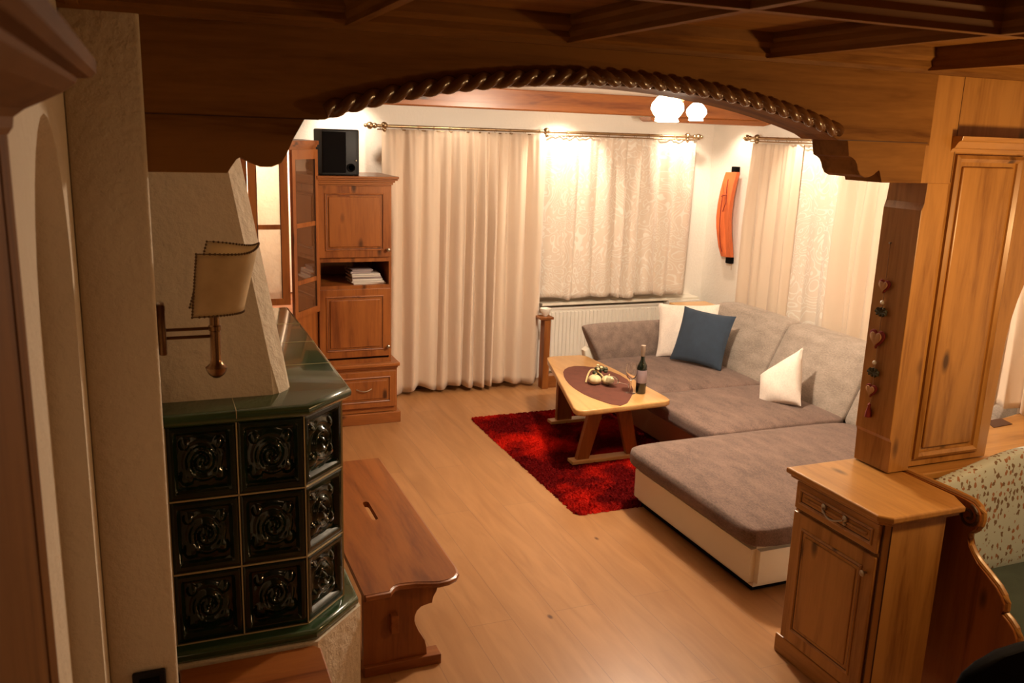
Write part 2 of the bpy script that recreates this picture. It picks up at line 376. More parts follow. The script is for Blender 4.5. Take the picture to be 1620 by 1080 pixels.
# left plaster wall: end face, arched recess shaped in place of an arched shadow
bm = B(); bx(bm, -.20, .004, 2.80, 3.2, 0, 2.785, bev=.012, seg=3); struct('wall_left', bm, 'plaster', smooth=True)
bm = B(); bx(bm, -1.4, -.2, 2.9, 3.2, 0, 2.785); struct('wall_alcove', bm, 'plaster')
def shadow_arch_wall():
    bm = B(); top = arc(2.22, 1.95, .40, 180, 0, 16, .46)
    outline = [(1.515, 0), (1.82, 0)] + top + [(2.62, 0), (2.9, 0), (2.9, 2.785), (1.515, 2.785)]
    prism(bm, outline, 'X', -.20, -.29)
    return bm
struct('wall_stair', shadow_arch_wall(), 'plaster')
bm = B(); bx(bm, -1.6, -1.45, -2.0, 2.9, 0, 2.785); struct('wall_near_left', bm, 'darkZ')
bm = B(); bx(bm, -.34, -.285, 1.515, 2.9, 0, 2.785); struct('wall_stair_shadow_recess', bm, 'plaster')

# timber beams below the living-room ceiling
bm = B(); bx(bm, -1.4, 5.44, 7.0, 7.18, 2.592, 2.757, bev=.006)
prism(bm, [(6.985, 2.64), (6.985, 2.60), (6.995, 2.59), (7.0, 2.64)], 'X', -1.4, 5.44)
o = tag(link('ceiling_beam', bm, 'cabX'), 'long reddish timber beam crossing under the white living room ceiling', 'beam')
bm = B(); prism(bm, [(4.14, 2.585), (4.15, 2.56), (4.18, 2.545), (5.36, 2.545), (5.44, 2.565), (5.44, 2.592)], 'Y', 6.99, 7.19, bev=.004)
tag(link('beam_packer', bm, 'cabX'), 'shorter timber piece under the beam behind the glowing ceiling lamp', 'beam')

# arched entrance beam with rope moulding and corbels
R_arch = None
def arch_pt(t, top=0):
    # t in 0..1 along the opening
    x = .518+2.001*t; s = 4*t*(1-t)
    return x, 2.425+.148*s**.93
ab = thing('arched_beam', 'deep timber beam with a carved rope arch spanning the room opening', 'beam', (1.5, 2.93, 2.25))
pts = [(-.3, 2.70), (-.3, 2.423), (.518, 2.423)]+[arch_pt(i/48) for i in range(1, 48)]+[(2.519, 2.42), (3.0, 2.41), (3.0, 2.70)]
bm = B(); prism(bm, pts, 'Y', 2.82, 3.03); link('beam_board', bm, 'beamX', ab)
bm = B(); bx(bm, 2.52, 2.99, 2.8185, 2.8205, 2.4175, 2.4205); link('joint_line', bm, 'groove', ab)
bm = B(); bx(bm, -.2, .5, 2.8185, 2.8205, 2.4215, 2.4245); link('joint_line', bm, 'groove', ab)
bm = B()
npt = 420; cen = []
def rope_pt(t, k, off):
    x, z = arch_pt(t); z += .024; 
    tx, tz = arch_pt(min(1, t+.01)); sx, sz = arch_pt(max(0, t-.01)); d = Vector((tx-sx, 0, tz-sz)).normalized(); nrm = Vector((-d.z, 0, d.x))
    return Vector((x, 2.815, z)), nrm
segs = 520; ring = 20; rows = []
for i in range(segs+1):
    t = i/segs; c, nrm = rope_pt(t, 0, 0); row = []
    for k in range(ring):
        a = 2*PI*k/ring
        lobe = abs(math.cos(a*(1 if t < .44 else -1) + (t-.44)*PI*33))
        r = .014+.016*lobe**.8
        row.append(bm.verts.new(c + nrm*(r*math.cos(a)*1.0) + Vector((0, -r*math.sin(a)*.9, 0))))
    rows.append(row)
for a, b in zip(rows, rows[1:]):
    for k in range(ring): bm.faces.new((a[k], a[(k+1) % ring], b[(k+1) % ring], b[k]))
bm.faces.new(rows[0]); bm.faces.new(rows[-1][::-1])
link('rope_moulding', bm, 'rope', ab, smooth=True)
bm = B(); cl = [(-.3, 2.424), (-.3, 2.257), (.225, 2.257), (.236, 2.275), (.25, 2.30), (.264, 2.308), (.275, 2.302), (.29, 2.29), (.32, 2.277), (.355, 2.277), (.385, 2.29), (.402, 2.32), (.42, 2.36), (.44, 2.40), (.459, 2.424)]
prism(bm, cl, 'Y', 2.821, 3.03, bev=.003); link('corbel', bm, 'beamX', ab)
cr_ = [(2.571, 2.419), (2.586, 2.358), (2.612, 2.352), (2.625, 2.343), (2.634, 2.325), (2.640, 2.305), (2.655, 2.285), (2.68, 2.275), (2.705, 2.277), (2.728, 2.287), (2.745, 2.306), (2.752, 2.309), (2.758, 2.30), (2.772, 2.256), (2.985, 2.256), (2.985, 2.419)]
bm = B(); prism(bm, cr_, 'Y', 2.821, 3.03, bev=.003); link('corbel', bm, 'beamX', ab)

# post and panelled screen
pt = thing('timber_post', 'square pine post standing on the small cupboard, heart string on it', 'post', (3.1, 2.95, .955))
bm = B()
prism(bm, [(3.045, .955), (3.045, 1.10), (3.03, 1.12), (3.03, 2.14), (3.045, 2.17), (3.045, 2.256), (3.165, 2.256), (3.165, .955)], 'Y', 2.842, 3.055, bev=.003)
link('shaft', bm, 'pineZ', pt)
bm = B(); bx(bm, 2.995, 3.165, 2.835, 3.03, 2.256, 2.70, bev=.002); link('head_board', bm, 'pineZ', pt)
for x in (2.996, 3.163):
    bm = B(); bx(bm, x-.001, x+.001, 2.8335, 2.8352, 2.26, 2.70); link('joint_line', bm, 'groove', pt)
sc = thing('panelled_screen', 'light knotty pine panel screen right of the post with raised panel', 'screen', (3.44, 2.9, .955))
jamb = [(3.172, .955), (3.69, .955), (3.70, 1.45)]+[(3.70+.62*(1-math.cos(rad(a))), 1.45+.78*math.sin(rad(a))) for a in range(6, 91, 7)]+[(4.60, 2.23), (4.60, 2.70), (3.172, 2.70)]
bm = B(); prism(bm, jamb, 'Y', 2.875, 3.0, bev=.004); link('frame', bm, 'pineZ', sc)
bm = B(); bx(bm, 3.262, 3.565, 2.862, 2.876, 1.045, 2.325, bev=.005); link('raised_panel', bm, 'pineZ', sc)
bm = B()
def frame_strip(bm, x0, x1, z0, z1, y0, y1, w, plane='Y'):
    # mitred rectangle moulding
    a = [(x0-w, z0-w), (x1+w, z0-w), (x1+w, z1+w), (x0-w, z1+w)]; b = [(x0, z0), (x1, z0), (x1, z1), (x0, z1)]
    md = [(x0-w*.5, z0-w*.5), (x1+w*.5, z0-w*.5), (x1+w*.5, z1+w*.5), (x0-w*.5, z1+w*.5)]
    ym = y0-(y1-y0)*.35 if False else y0
    def P(p, y): return (p[0], y, p[1]) if plane == 'Y' else (y, p[0], p[1])
    rings = [[bm.verts.new(P(p, y1)) for p in a], [bm.verts.new(P(p, y0+(y1-y0)*.4)) for p in a], [bm.verts.new(P(p, y0)) for p in md], [bm.verts.new(P(p, y0+(y1-y0)*.5)) for p in b], [bm.verts.new(P(p, y1)) for p in b]]
    for r, s in zip(rings, rings[1:]+rings[:1]):
        for k in range(4): bm.faces.new((r[k], r[(k+1) % 4], s[(k+1) % 4], s[k]))
frame_strip(bm, 3.245, 3.585, 1.025, 2.345, 2.852, 2.876, .03); link('panel_moulding', bm, 'pineZ', sc)
bm = B(); bx(bm, 3.166, 3.171, 2.85, 2.9, .955, 2.385); bx(bm, 3.178, 3.184, 2.866, 2.876, .955, 2.385); link('groove', bm, 'groove', sc)
bm = B(); prism(bm, [(2.88, 2.385), (2.835, 2.385), (2.83, 2.40), (2.815, 2.405), (2.80, 2.43), (2.785, 2.435), (2.78, 2.452), (2.88, 2.452)], 'X', 3.14, 4.60, bev=.002); link('cornice', bm, 'pineX', sc)

# ------------------------------------------------------------------ tiled stove
st = thing('tiled_stove', 'dark green tiled stove with white plaster hood behind the wall lamp', 'stove', (.1, 4.1, 0))
XF, YF, CX, CY = .494, 3.20, .672, 3.378
def chamfer(off, back, left=-1.35):
    k = off*math.tan(rad(22.5))
    return [(left, YF-off), (XF+k, YF-off), (CX+off, CY-k), (CX+off, back), (left, back)]
TZ0, TZ1 = .487, 1.352
BKY = 5.05
bm = B(); prism(bm, chamfer(-.034, BKY-.02), 'Z', TZ0, TZ1); link('stove_core', bm, 'grout', st)
def tile(bm, o, ux, un, w, h, n=30, seed=0):
    # o lower-left corner, ux unit horizontal, un outward normal
    rnd = random.Random(seed); ph = rnd.random()*.3
    def fn(i, j):
        u, v = 2*i-1, 2*j-1
        m = max(abs(u), abs(v)); hgt = 0
        if m > .93: hgt = -.006*(m-.93)/.07
        elif m > .80: hgt = 0.0
        elif m > .70: hgt = -.020*(.80-m)/.10
        else:
            r = math.hypot(u, v); a = math.atan2(v, u)
            hgt = -.020+.016*max(0, 1-(r/.72)**2)
            if r < .62: hgt += .0085*math.cos(2*PI*r*3.6-a+ph)*(1-(r/.62)**4)
            for bx_, by_, br in ((-.46, -.42, .24), (.5, -.40, .20), (.48, .46, .17), (-.50, .48, .17)):
                q = math.hypot(u-bx_, v-by_)/br
                if q < 1: hgt += .015*(1-q*q)
        p = Vector(o)+Vector(ux)*(w*i)+Vector((0, 0, 1))*(h*j)+Vector(un)*hgt
        return p
    g = grid(bm, n, n, fn)
bm = B(); rh = (TZ1-TZ0)/3; gp = .004; wt = .2435; cw = math.hypot(CX-XF, CY-YF)
for r in range(3):
    for c in range(6):
        x0 = XF-wt*(c+1)
        tile(bm, (x0+gp/2, YF, TZ0+rh*r+gp/2), (1, 0, 0), (0, -1, 0), wt-gp, rh-gp, 54 if c < 3 else 16, r*7+c)
    d = (Vector((CX, CY, 0))-Vector((XF, YF, 0))).normalized()
    tile(bm, Vector((XF, YF, TZ0+rh*r+gp/2))+d*gp/2, d, (d.y, -d.x, 0), cw-gp, rh-gp, 54, r*5+40)
    for c in range(7):
        yy = CY+c*(BKY-CY)/7
        tile(bm, (CX, yy+gp/2, TZ0+rh*r+gp/2), (0, 1, 0), (1, 0, 0), (BKY-CY)/7-gp, rh-gp, 20, r*3+c)
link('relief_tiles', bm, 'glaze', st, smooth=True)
bm = B(); gd = (Vector((CX, CY, 0))-Vector((XF, YF, 0))).normalized(); gn = Vector((gd.y, -gd.x, 0))
for r in range(4):
    z = TZ0+rh*r; q = chamfer(.0005, BKY); q2 = chamfer(-.012, BKY)
    prism(bm, [q[0], q[1], q[2], q[3], q2[3], q2[2], q2[1], q2[0]], 'Z', z-.0022, z+.0022)
for c in range(6):
    x = XF-wt*c; bx(bm, x-.0022, x+.0022, YF-.0005, YF+.012, TZ0, TZ1)
for c in range(8):
    y = CY+c*(BKY-CY)/7; bx(bm, CX-.012, CX+.0005, y-.0022, y+.0022, TZ0, TZ1)
link('grout_lines', bm, 'grout', st)
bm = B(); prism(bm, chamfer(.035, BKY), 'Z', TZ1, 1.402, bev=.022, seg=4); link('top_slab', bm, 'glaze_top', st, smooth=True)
for k in range(3):
    y = 3.75+k*.42; bm = B(); bx(bm, .36, .700, y, y+.003, 1.400, 1.4028); link('slab_joint', bm, 'grout', st)
bm = B(); bx(bm, .2488, .2512, 3.1638, 3.335, 1.372, 1.4026); link('slab_joint', bm, 'grout', st)
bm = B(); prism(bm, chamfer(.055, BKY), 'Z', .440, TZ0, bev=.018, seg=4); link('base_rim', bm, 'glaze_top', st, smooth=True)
bm = B(); prism(bm, chamfer(.062, BKY), 'Z', 0, .440); link('plaster_pedestal', bm, 'plaster', st)
def hood():
    bm = B()
    def ring(k, z):
        fy = 3.33+.27*k; fx = .415-.13*k; sx = .475-.13*k; sy = 3.40+.27*k
        return [bm.verts.new(p) for p in ((-1.35, fy, z), (fx, fy, z), (sx, sy, z), (sx, 4.7, z), (-1.35, 4.7, z))]
    rs = [ring(k, 1.400+.855*k) for k in [i*1.58/10 for i in range(11)]]
    for a, b in zip(rs, rs[1:]):
        for i in range(5): bm.faces.new((a[i], a[(i+1) % 5], b[(i+1) % 5], b[i]))
    bm.faces.new(rs[0]); bm.faces.new(rs[-1][::-1])
    es = [e for e in bm.edges if abs(e.verts[0].co.z-e.verts[1].co.z) > .01 and min(v.co.x for v in e.verts) > -.5]
    bmesh.ops.bevel(bm, geom=es, offset=.015, segments=3, affect='EDGES'); return bm
link('plaster_hood', hood(), 'plaster', st, smooth=True)
# wooden bench board in front of the stove
sb = thing('stove_bench', 'polished wooden sitting board in front of the green stove tiles', 'bench', (.27, 2.95, 0))
bm = B(); prism(bm, [(.01, 3.125), (.01, 2.62), (.50, 2.62), (.525, 2.66), (.525, 3.10), (.50, 3.13)], 'Z', .395, .435, bev=.006); link('seat_board', bm, 'cabX', sb)
box_part('support_panel', 'cabZ', sb, .06, .10, 2.68, 3.1, 0, .395); box_part('support_panel', 'cabZ', sb, .42, .46, 2.68, 3.1, 0, .395)

# loose bench beside the stove
bn = thing('wooden_bench', 'brown wooden bench with a hand slot along the side of the stove', 'bench', (.98, 4.2, 0))
def slot_board():
    outer = [(.765, 3.41), (.878, 3.415), (.89, 3.438), (.905, 3.455), (.933, 3.465), (1.005, 3.458), (1.06, 3.44), (1.107, 3.428), (1.15, 3.434), (1.185, 3.452), (1.205, 3.482), (1.213, 3.53), (1.213, 5.0), (.765, 5.0)]
    # board with slot: built as strips around the slot
    bm = B(); sx0, sx1, sy0, sy1 = .972, 1.006, 4.14, 4.38
    zt, zb = .45, .418
    import itertools
    def P(x, y, z): return bm.verts.new((x, y, z))
    slot = arc(.989, sy0+.017, .017, 180, 360, 8)+arc(.989, sy1-.017, .017, 0, 180, 8)
    for z, flip in ((zt, False), (zb, True)):
        o = [P(x, y, z) for x, y in outer]; s = [P(x, y, z) for x, y in slot]
        eo = [bm.edges.new((o[i], o[(i+1) % len(o)])) for i in range(len(o))]; es = [bm.edges.new((s[i], s[(i+1) % len(s)])) for i in range(len(s)) if (s[i].co-s[(i+1) % len(s)].co).length > 1e-5]
        bmesh.ops.triangle_fill(bm, use_beauty=True, edges=eo+es)
        if z == zt: O, SL = o, s
        else:
            for A, Bq in ((O, o), (SL, s)):
                for i in range(len(A)):
                    j = (i+1) % len(A)
                    if (A[i].co-A[j].co).length > 1e-5: bm.faces.new((A[i], A[j], Bq[j], Bq[i]))
    return bm
link('seat', slot_board(), 'cabY', bn)
bm = B(); tube(bm, [(x, y, .434) for x, y in [(.77, 3.41), (.878, 3.415), (.89, 3.438), (.905, 3.455), (.933, 3.465), (1.005, 3.458), (1.06, 3.44), (1.107, 3.428), (1.15, 3.434), (1.185, 3.452), (1.205, 3.482), (1.213, 3.53), (1.213, 4.99)]], .014, 8)
link('edge_bead', bm, 'cabY', bn, smooth=True)
for y in (3.50, 4.78):
    bm = B(); prism(bm, [(.78, .418), (1.13, .418), (1.118, .36), (1.10, .335), (1.098, .306), (1.07, .305), (1.045, .299), (1.024, .28), (1.014, .255), (1.013, .23), (1.02, .205), (1.035, .175), (1.052, .145), (1.066, .12), (1.072, .09), (1.076, .05), (.78, .05)], 'Y', y, y+.04, bev=.002)
    link('end_panel', bm, 'cabZ', bn)
    box_part('foot', 'cabX', bn, .78, 1.14, y-.02, y+.06, 0, .05)
box_part('stretcher', 'cabY', bn, .90, .935, 3.47, 4.85, .20, .29, bev=.003)

# ------------------------------------------------------------------ wall lamp
wl = thing('wall_lamp', 'brass wall lamp with a half-round parchment shade on the left plaster wall', 'lamp', (.02, 3.0, 1.57))
bm = B(); bx(bm, .004, .030, 2.972, 3.028, 1.665, 1.835, bev=.008); link('wall_plate', bm, 'brass', wl, smooth=True)
for z in (1.745, 1.718):
    bm = B(); tube(bm, [(.02, 3.0, z), (.18, 3.0, z)], .0055); link('arm', bm, 'brass', wl, smooth=True)
bm = B(); lathe(bm, (.18, 3.0, 0), [(.0, 1.575), (.012, 1.577), (.026, 1.588), (.033, 1.602), (.036, 1.612), (.028, 1.618), (.020, 1.626), (.0175, 1.64), (.0175, 1.735), (.021, 1.738), (.021, 1.752), (.0165, 1.756), (.0165, 1.80), (.021, 1.805), (.0, 1.806)], 20); link('stem', bm, 'brass', wl, smooth=True)
bm = B(); lathe(bm, (.18, 3.0, 0), [(.0, 1.80), (.010, 1.80), (.010, 1.88), (.006, 1.90), (.0, 1.915)], 12); link('candle_bulb', bm, 'white', wl, smooth=True)
def shade_pt(i, j):
    a = rad(-90+180*i); k = j
    z = 1.800+.205*k
    mid = math.cos(a)
    rx = (.165+.035*k); ry = (.085+.022*k)
    z += (.028*mid**6 - .012*math.sin(PI*i)**1)*k
    # near edge and far edge shifted
    x = .108+.02*k + rx*max(0, mid)**.8 + (.045*k if i > .5 else 0)*(i-.5)*2
    return Vector((x, 3.0+ry*math.sin(a), z + (.025*k*(i-.5) if i > .5 else 0)))
bm = B(); grid(bm, 40, 10, shade_pt); link('lamp_shade', bm, 'parch', wl, smooth=True, mods=[('SOLIDIFY', dict(thickness=.0018))])
bm = B()
def stitch(fn, n):
    pts = [fn(i/n) for i in range(n+1)]
    for p in pts: ball(bm, p, .0042, seg=6)
    tube(bm, pts, .0018, 6)
stitch(lambda t: shade_pt(t, 1), 46); stitch(lambda t: shade_pt(t, 0), 40); stitch(lambda t: shade_pt(0, t), 20); stitch(lambda t: shade_pt(1, t), 20)
link('stitched_trim', bm, 'stitch', wl)

# socket at the bottom of the plaster wall
so = thing('light_switch', 'small dark rounded switch low on the left plaster wall', 'switch', (-.085, 2.79, .56))
bm = B(); bx(bm, -.135, -.033, 2.782, 2.80, .56, .662, bev=.008, seg=3); link('plate', bm, 'black', so, smooth=True)
bm = B(); bx(bm, -.115, -.053, 2.776, 2.784, .58, .642, bev=.003); link('rocker', bm, 'blackm', so)

# cupboard at the left edge, close to the camera
cb = thing('foreground_cupboard', 'blurred wooden cupboard with moulded cornice at the left edge, nearest the camera', 'cupboard', (-.4, 1.2, 0))
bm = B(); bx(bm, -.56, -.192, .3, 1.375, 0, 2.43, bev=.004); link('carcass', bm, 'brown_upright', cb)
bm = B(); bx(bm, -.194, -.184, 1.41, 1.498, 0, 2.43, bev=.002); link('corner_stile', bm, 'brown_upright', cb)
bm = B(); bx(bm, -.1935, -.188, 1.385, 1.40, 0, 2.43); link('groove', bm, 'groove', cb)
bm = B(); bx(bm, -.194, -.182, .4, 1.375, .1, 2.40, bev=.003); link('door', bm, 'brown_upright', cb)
def corn(bm, off, z0, z1): bx(bm, -.56, -.19+off, .3, 1.5+off, z0, z1, bev=.004)
bm = B(); prof = [(.006, 2.375), (.012, 2.385), (.014, 2.40), (.028, 2.412), (.052, 2.425), (.078, 2.44), (.095, 2.455), (.098, 2.462), (.115, 2.464), (.124, 2.472), (.125, 2.492), (.0, 2.492)]
rws = [[bm.verts.new(p) for p in ((-.56, .3, z), (-.19+o_, .3, z), (-.19+o_, 1.5+o_, z), (-.196, 1.5+o_, z), (-.196, 1.505, z), (-.56, 1.505, z))] for o_, z in prof]
for a, b in zip(rws, rws[1:]):
    for k in range(6): bm.faces.new((a[k], a[(k+1) % 6], b[(k+1) % 6], b[k]))
bm.faces.new(rws[0]); bm.faces.new(rws[-1][::-1])
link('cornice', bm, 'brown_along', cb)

# ------------------------------------------------------------------ tall cabinet
def raised_door(parent, name, x0, x1, z0, z1, y, mat, knob=None, handle=None, st_w=.055):
    """door in plane Y facing -Y"""
    bm = B(); bx(bm, x0, x1, y-.022, y, z0, z1, bev=.004); d = link(name, bm, mat+'Z', parent)
    bm = B(); frame_strip(bm, x0+st_w+.012, x1-st_w-.012, z0+st_w+.012, z1-st_w-.012, y-.028, y-.020, .012); link('panel_moulding', bm, mat+'Z', d)
    bm = B(); bx(bm, x0+st_w+.03, x1-st_w-.03, y-.029, y-.02, z0+st_w+.03, z1-st_w-.03, bev=.006); link('raised_panel', bm, mat+'Z', d)
    bm = B()
    a, b, c, e = x0+st_w+.012, x1-st_w-.012, z0+st_w+.012, z1-st_w-.012
    frame_strip(bm, a+.004, b-.004, c+.004, e-.004, y-.0228, y-.0215, .004); link('panel_groove', bm, 'groove', d)
    if knob:
        bm = B(); lathe(bm, (knob[0], y-.022, knob[1]), [(.007, 0), (.006, -.012), (.014, -.02), (.015, -.027), (.008, -.033), (0, -.034)], 14, 'Y'); link('knob', bm, 'silver', d, smooth=True)
    return d
tc_ = thing('tall_cabinet', 'tall pine cabinet with two doors and open shelf under the loudspeaker', 'cabinet', (1.52, 7.35, 0))
cx0, cx1, cy = 1.205, 1.80, 6.97
bm = B()
bx(bm, cx0, cx0+.025, cy, 7.6, .52, 1.98); bx(bm, cx1-.02, cx1, cy, 7.6, .52, 1.98); bx(bm, cx0+.025, cx1-.02, 7.57, 7.6, .52, 1.98)
bx(bm, cx0+.025, cx1-.02, cy, 7.57, 1.955, 1.98); bx(bm, cx0+.025, cx1-.02, cy, 7.57, 1.362, 1.40); bx(bm, cx0+.025, cx1-.02, cy, 7.57, 1.14, 1.172); bx(bm, cx0+.025, cx1-.02, cy, 7.57, .52, .56)
link('carcass', bm, 'cabZ', tc_)
bm = B()
for off, z0, z1 in ((.012, 1.972, 1.990), (.025, 1.990, 2.006), (.042, 2.006, 2.020), (.05, 2.020, 2.038)): bx(bm, cx0, cx1+off, cy-off, 7.6, z0, z1, bev=.003)
link('cornice', bm, 'cabX', tc_)
raised_door(tc_, 'upper_door', cx0+.004, cx1-.012, 1.40, 1.962, cy, 'cab', knob=(cx1-.035, 1.46))
raised_door(tc_, 'lower_door', cx0+.004, cx1-.012, .58, 1.145, cy, 'cab', knob=(cx1-.035, .66))
bm = B(); bx(bm, cx0, 1.865, 6.92, 7.6, .49, .522, bev=.008, seg=3); bx(bm, cx0, 1.85, 6.935, 7.6, .475, .492, bev=.003); link('ledge', bm, 'cabX', tc_)
bm = B(); bx(bm, cx0, 1.845, 6.95, 7.6, .1, .476); link('base_box', bm, 'cabX', tc_)
dr = raised_door(tc_, 'drawer', 1.30, 1.83, .145, .455, 6.95, 'cab', st_w=.045)
bm = B(); tube(bm, [(1.50+.03*i, 6.915-.012*math.sin(PI*i/4), .31-.014*math.sin(PI*i/4)) for i in range(5)], .004, 8); lathe(bm, (1.50, 6.928, .31), [(.012, 0), (.012, -.006), (0, -.008)], 10, 'Y'); lathe(bm, (1.62, 6.928, .31), [(.012, 0), (.012, -.006), (0, -.008)], 10, 'Y')
link('handle', bm, 'silver', dr, smooth=True)
bm = B(); bx(bm, cx0, 1.875, 6.93, 7.6, 0, .095, bev=.005); link('plinth', bm, 'cabX', tc_)
# magazines in the open shelf
mz = 1.1722; rr = random.Random(3)
mlab = ['bottom magazine of the pile in the open cabinet shelf', 'second magazine from the bottom in the cabinet shelf pile', 'third magazine from the bottom in the cabinet shelf pile', 'fourth magazine from the bottom in the cabinet shelf pile',
        'fifth magazine from the bottom in the cabinet shelf pile', 'sixth magazine, just below the darker top ones in the shelf pile', 'second magazine from the top in the cabinet shelf pile', 'top magazine, smallest and darkest of the cabinet shelf pile']
for i in range(8):
    h = rr.choice((.011, .014, .017)); dx = rr.uniform(-.015, .015); wd = .27-.008*i if i < 6 else .17
    bm = B(); bx(bm, 1.49+dx, 1.49+dx+wd, 7.02+rr.uniform(-.01, .02), 7.22, mz, mz+h, bev=.0015)
    c = Vector((1.60, 7.12, 0)); bmesh.ops.rotate(bm, cent=c, matrix=Matrix.Rotation(rad(rr.uniform(-4, 4)), 3, 'Z'), verts=bm.verts)
    tag(link('magazine', bm, 'paper' if i not in (6, 7, 3) else 'paper2'), mlab[i], 'magazine', 'magazines in the cabinet shelf'); mz += h+.0012

# loudspeaker
def SH(bm): bmesh.ops.translate(bm, vec=(.045, 0, 0), verts=bm.verts)
sp = thing('loudspeaker', 'black loudspeaker box standing on top of the tall pine cabinet', 'speaker', (1.36, 7.15, 2.038))
bm = B(); prism(bm, [(1.215, 7.0), (1.47, 7.0), (1.505, 7.02), (1.525, 7.1), (1.525, 7.3), (1.45, 7.36), (1.215, 7.36)], 'Z', 2.039, 2.39, bev=.012, seg=3); SH(bm); link('cabinet_shell', bm, 'black', sp, smooth=True)
bm = B(); lathe(bm, (1.44, 7.0, 2.10), [(.032, .0), (.032, -.006), (.027, -.006), (.018, .003), (.008, .003), (0, -.002)], 20, 'Y'); SH(bm); link('driver_cone', bm, 'blackm', sp, smooth=True)
bm = B(); lathe(bm, (1.478, 7.0, 2.155), [(.007, 0), (.006, -.005), (0, -.006)], 10, 'Y'); SH(bm); link('indicator_button', bm, 'silver', sp, smooth=True)
bm = B(); bx(bm, 1.22, 1.40, 6.992, 7.0, 2.06, 2.37, bev=.003); SH(bm); link('front_grille', bm, 'blackm', sp)

# glass-fronted corner cabinet
gc = thing('display_cabinet', 'glazed pine corner display cabinet between stove hood and tall cabinet', 'cabinet', (.9, 7.2, 0))
A0, A1 = Vector((.955, 6.66, 0)), Vector((1.200, 6.965, 0))
G0 = .46
bm = B()
def plan_box(z0, z1, off=0, holl=False): 
    d = (A1-A0).normalized(); nn = Vector((d.y, -d.x, 0))
    return [(G0, 6.66-off), (.955+off*.4, 6.66-off), (1.20+off*.75, 6.965-off*.65), (1.20, 7.6), (G0, 7.6)]
prism(bm, plan_box(0, 0), 'Z', 0, 1.02); link('lower_case', bm, 'cabZ', gc)
bm = B(); bx(bm, G0, G0+.02, 6.66, 7.6, 1.02, 2.25); bx(bm, 1.18, 1.20, 6.97, 7.6, 1.02, 2.25); bx(bm, G0, 1.20, 7.58, 7.6, 1.02, 2.25)
link('side_walls', bm, 'cabZ', gc)
bm = B(); bx(bm, G0+.021, G0+.03, 6.70, 7.55, 1.03, 2.24); link('bounce_liner', bm, 'wallw', gc)  # white liners added at both sides to bounce the fill without orange tint
bm = B(); bx(bm, 1.168, 1.178, 6.99, 7.55, 1.03, 2.24); link('bounce_liner', bm, 'wallw', gc)
bm = B(); bx(bm, G0+.03, 1.175, 7.55, 7.575, 1.03, 2.24); link('back_lining', bm, 'wallw', gc)
bm = B()
for k, (off, z0, z1) in enumerate(((.008, 2.235, 2.255), (.02, 2.255, 2.27), (.035, 2.27, 2.30))): prism(bm, plan_box(0, 0, off), 'Z', z0, z1)
link('cornice', bm, 'cabX', gc)
def glazed_door(name, P0, P1, z0, z1, bars, st_w=.05, pane='pane'):
    d = (P1-P0); Ln = d.length; d.normalize(); nn = Vector((d.y, -d.x, 0))
    def slab(bm, u0, u1, za, zb, t0=0, t1=.024, bev=.003):
        q = [P0+d*u0+nn*t0, P0+d*u1+nn*t0, P0+d*u1+nn*t1, P0+d*u0+nn*t1]
        prism(bm, [(p.x, p.y) for p in q], 'Z', za, zb)
    bm = B(); slab(bm, 0, st_w, z0, z1); slab(bm, Ln-st_w, Ln, z0, z1); slab(bm, st_w, Ln-st_w, z0, z0+.05); slab(bm, st_w, Ln-st_w, z1-.07, z1)
    for b in bars: slab(bm, st_w, Ln-st_w, b-.017, b+.017, .004, .022)
    dd = link(name, bm, 'cabZ', gc)
    zs = [z0+.05]+[b for b in bars]+[z1-.07]
    for i in range(len(zs)-1):
        bm = B(); slab(bm, st_w, Ln-st_w, zs[i]+(.017 if i else 0), zs[i+1]-(.017 if i < len(zs)-2 else 0), .010, .014); link('pane', bm, pane, dd)
    bm = B(); slab(bm, st_w, st_w+.006, z0+.05, z1-.07, .014, .023); slab(bm, Ln-st_w-.006, Ln-st_w, z0+.05, z1-.07, .014, .023); link('dark_bead', bm, 'groove', dd)
    return dd
glazed_door('glazed_door', Vector((.665, 6.66, 0)), Vector((.945, 6.66, 0)), 1.10, 2.235, (1.68,), .055)
glazed_door('glazed_door', A0.copy()+Vector((.006, 0, 0)), A1.copy(), .98, 2.235, (1.25, 1.68), .045, 'pane_reflection')
bm = B(); bx(bm, G0, .66, 6.645, 6.67, 1.02, 2.235, bev=.003); link('fixed_panel', bm, 'cabZ', gc)
light('cabinet_fill_light', 'POINT', (.78, 7.1, 2.18), 26, (1, .84, .62), .04)  # fill added inside the case so the front pane looks bright

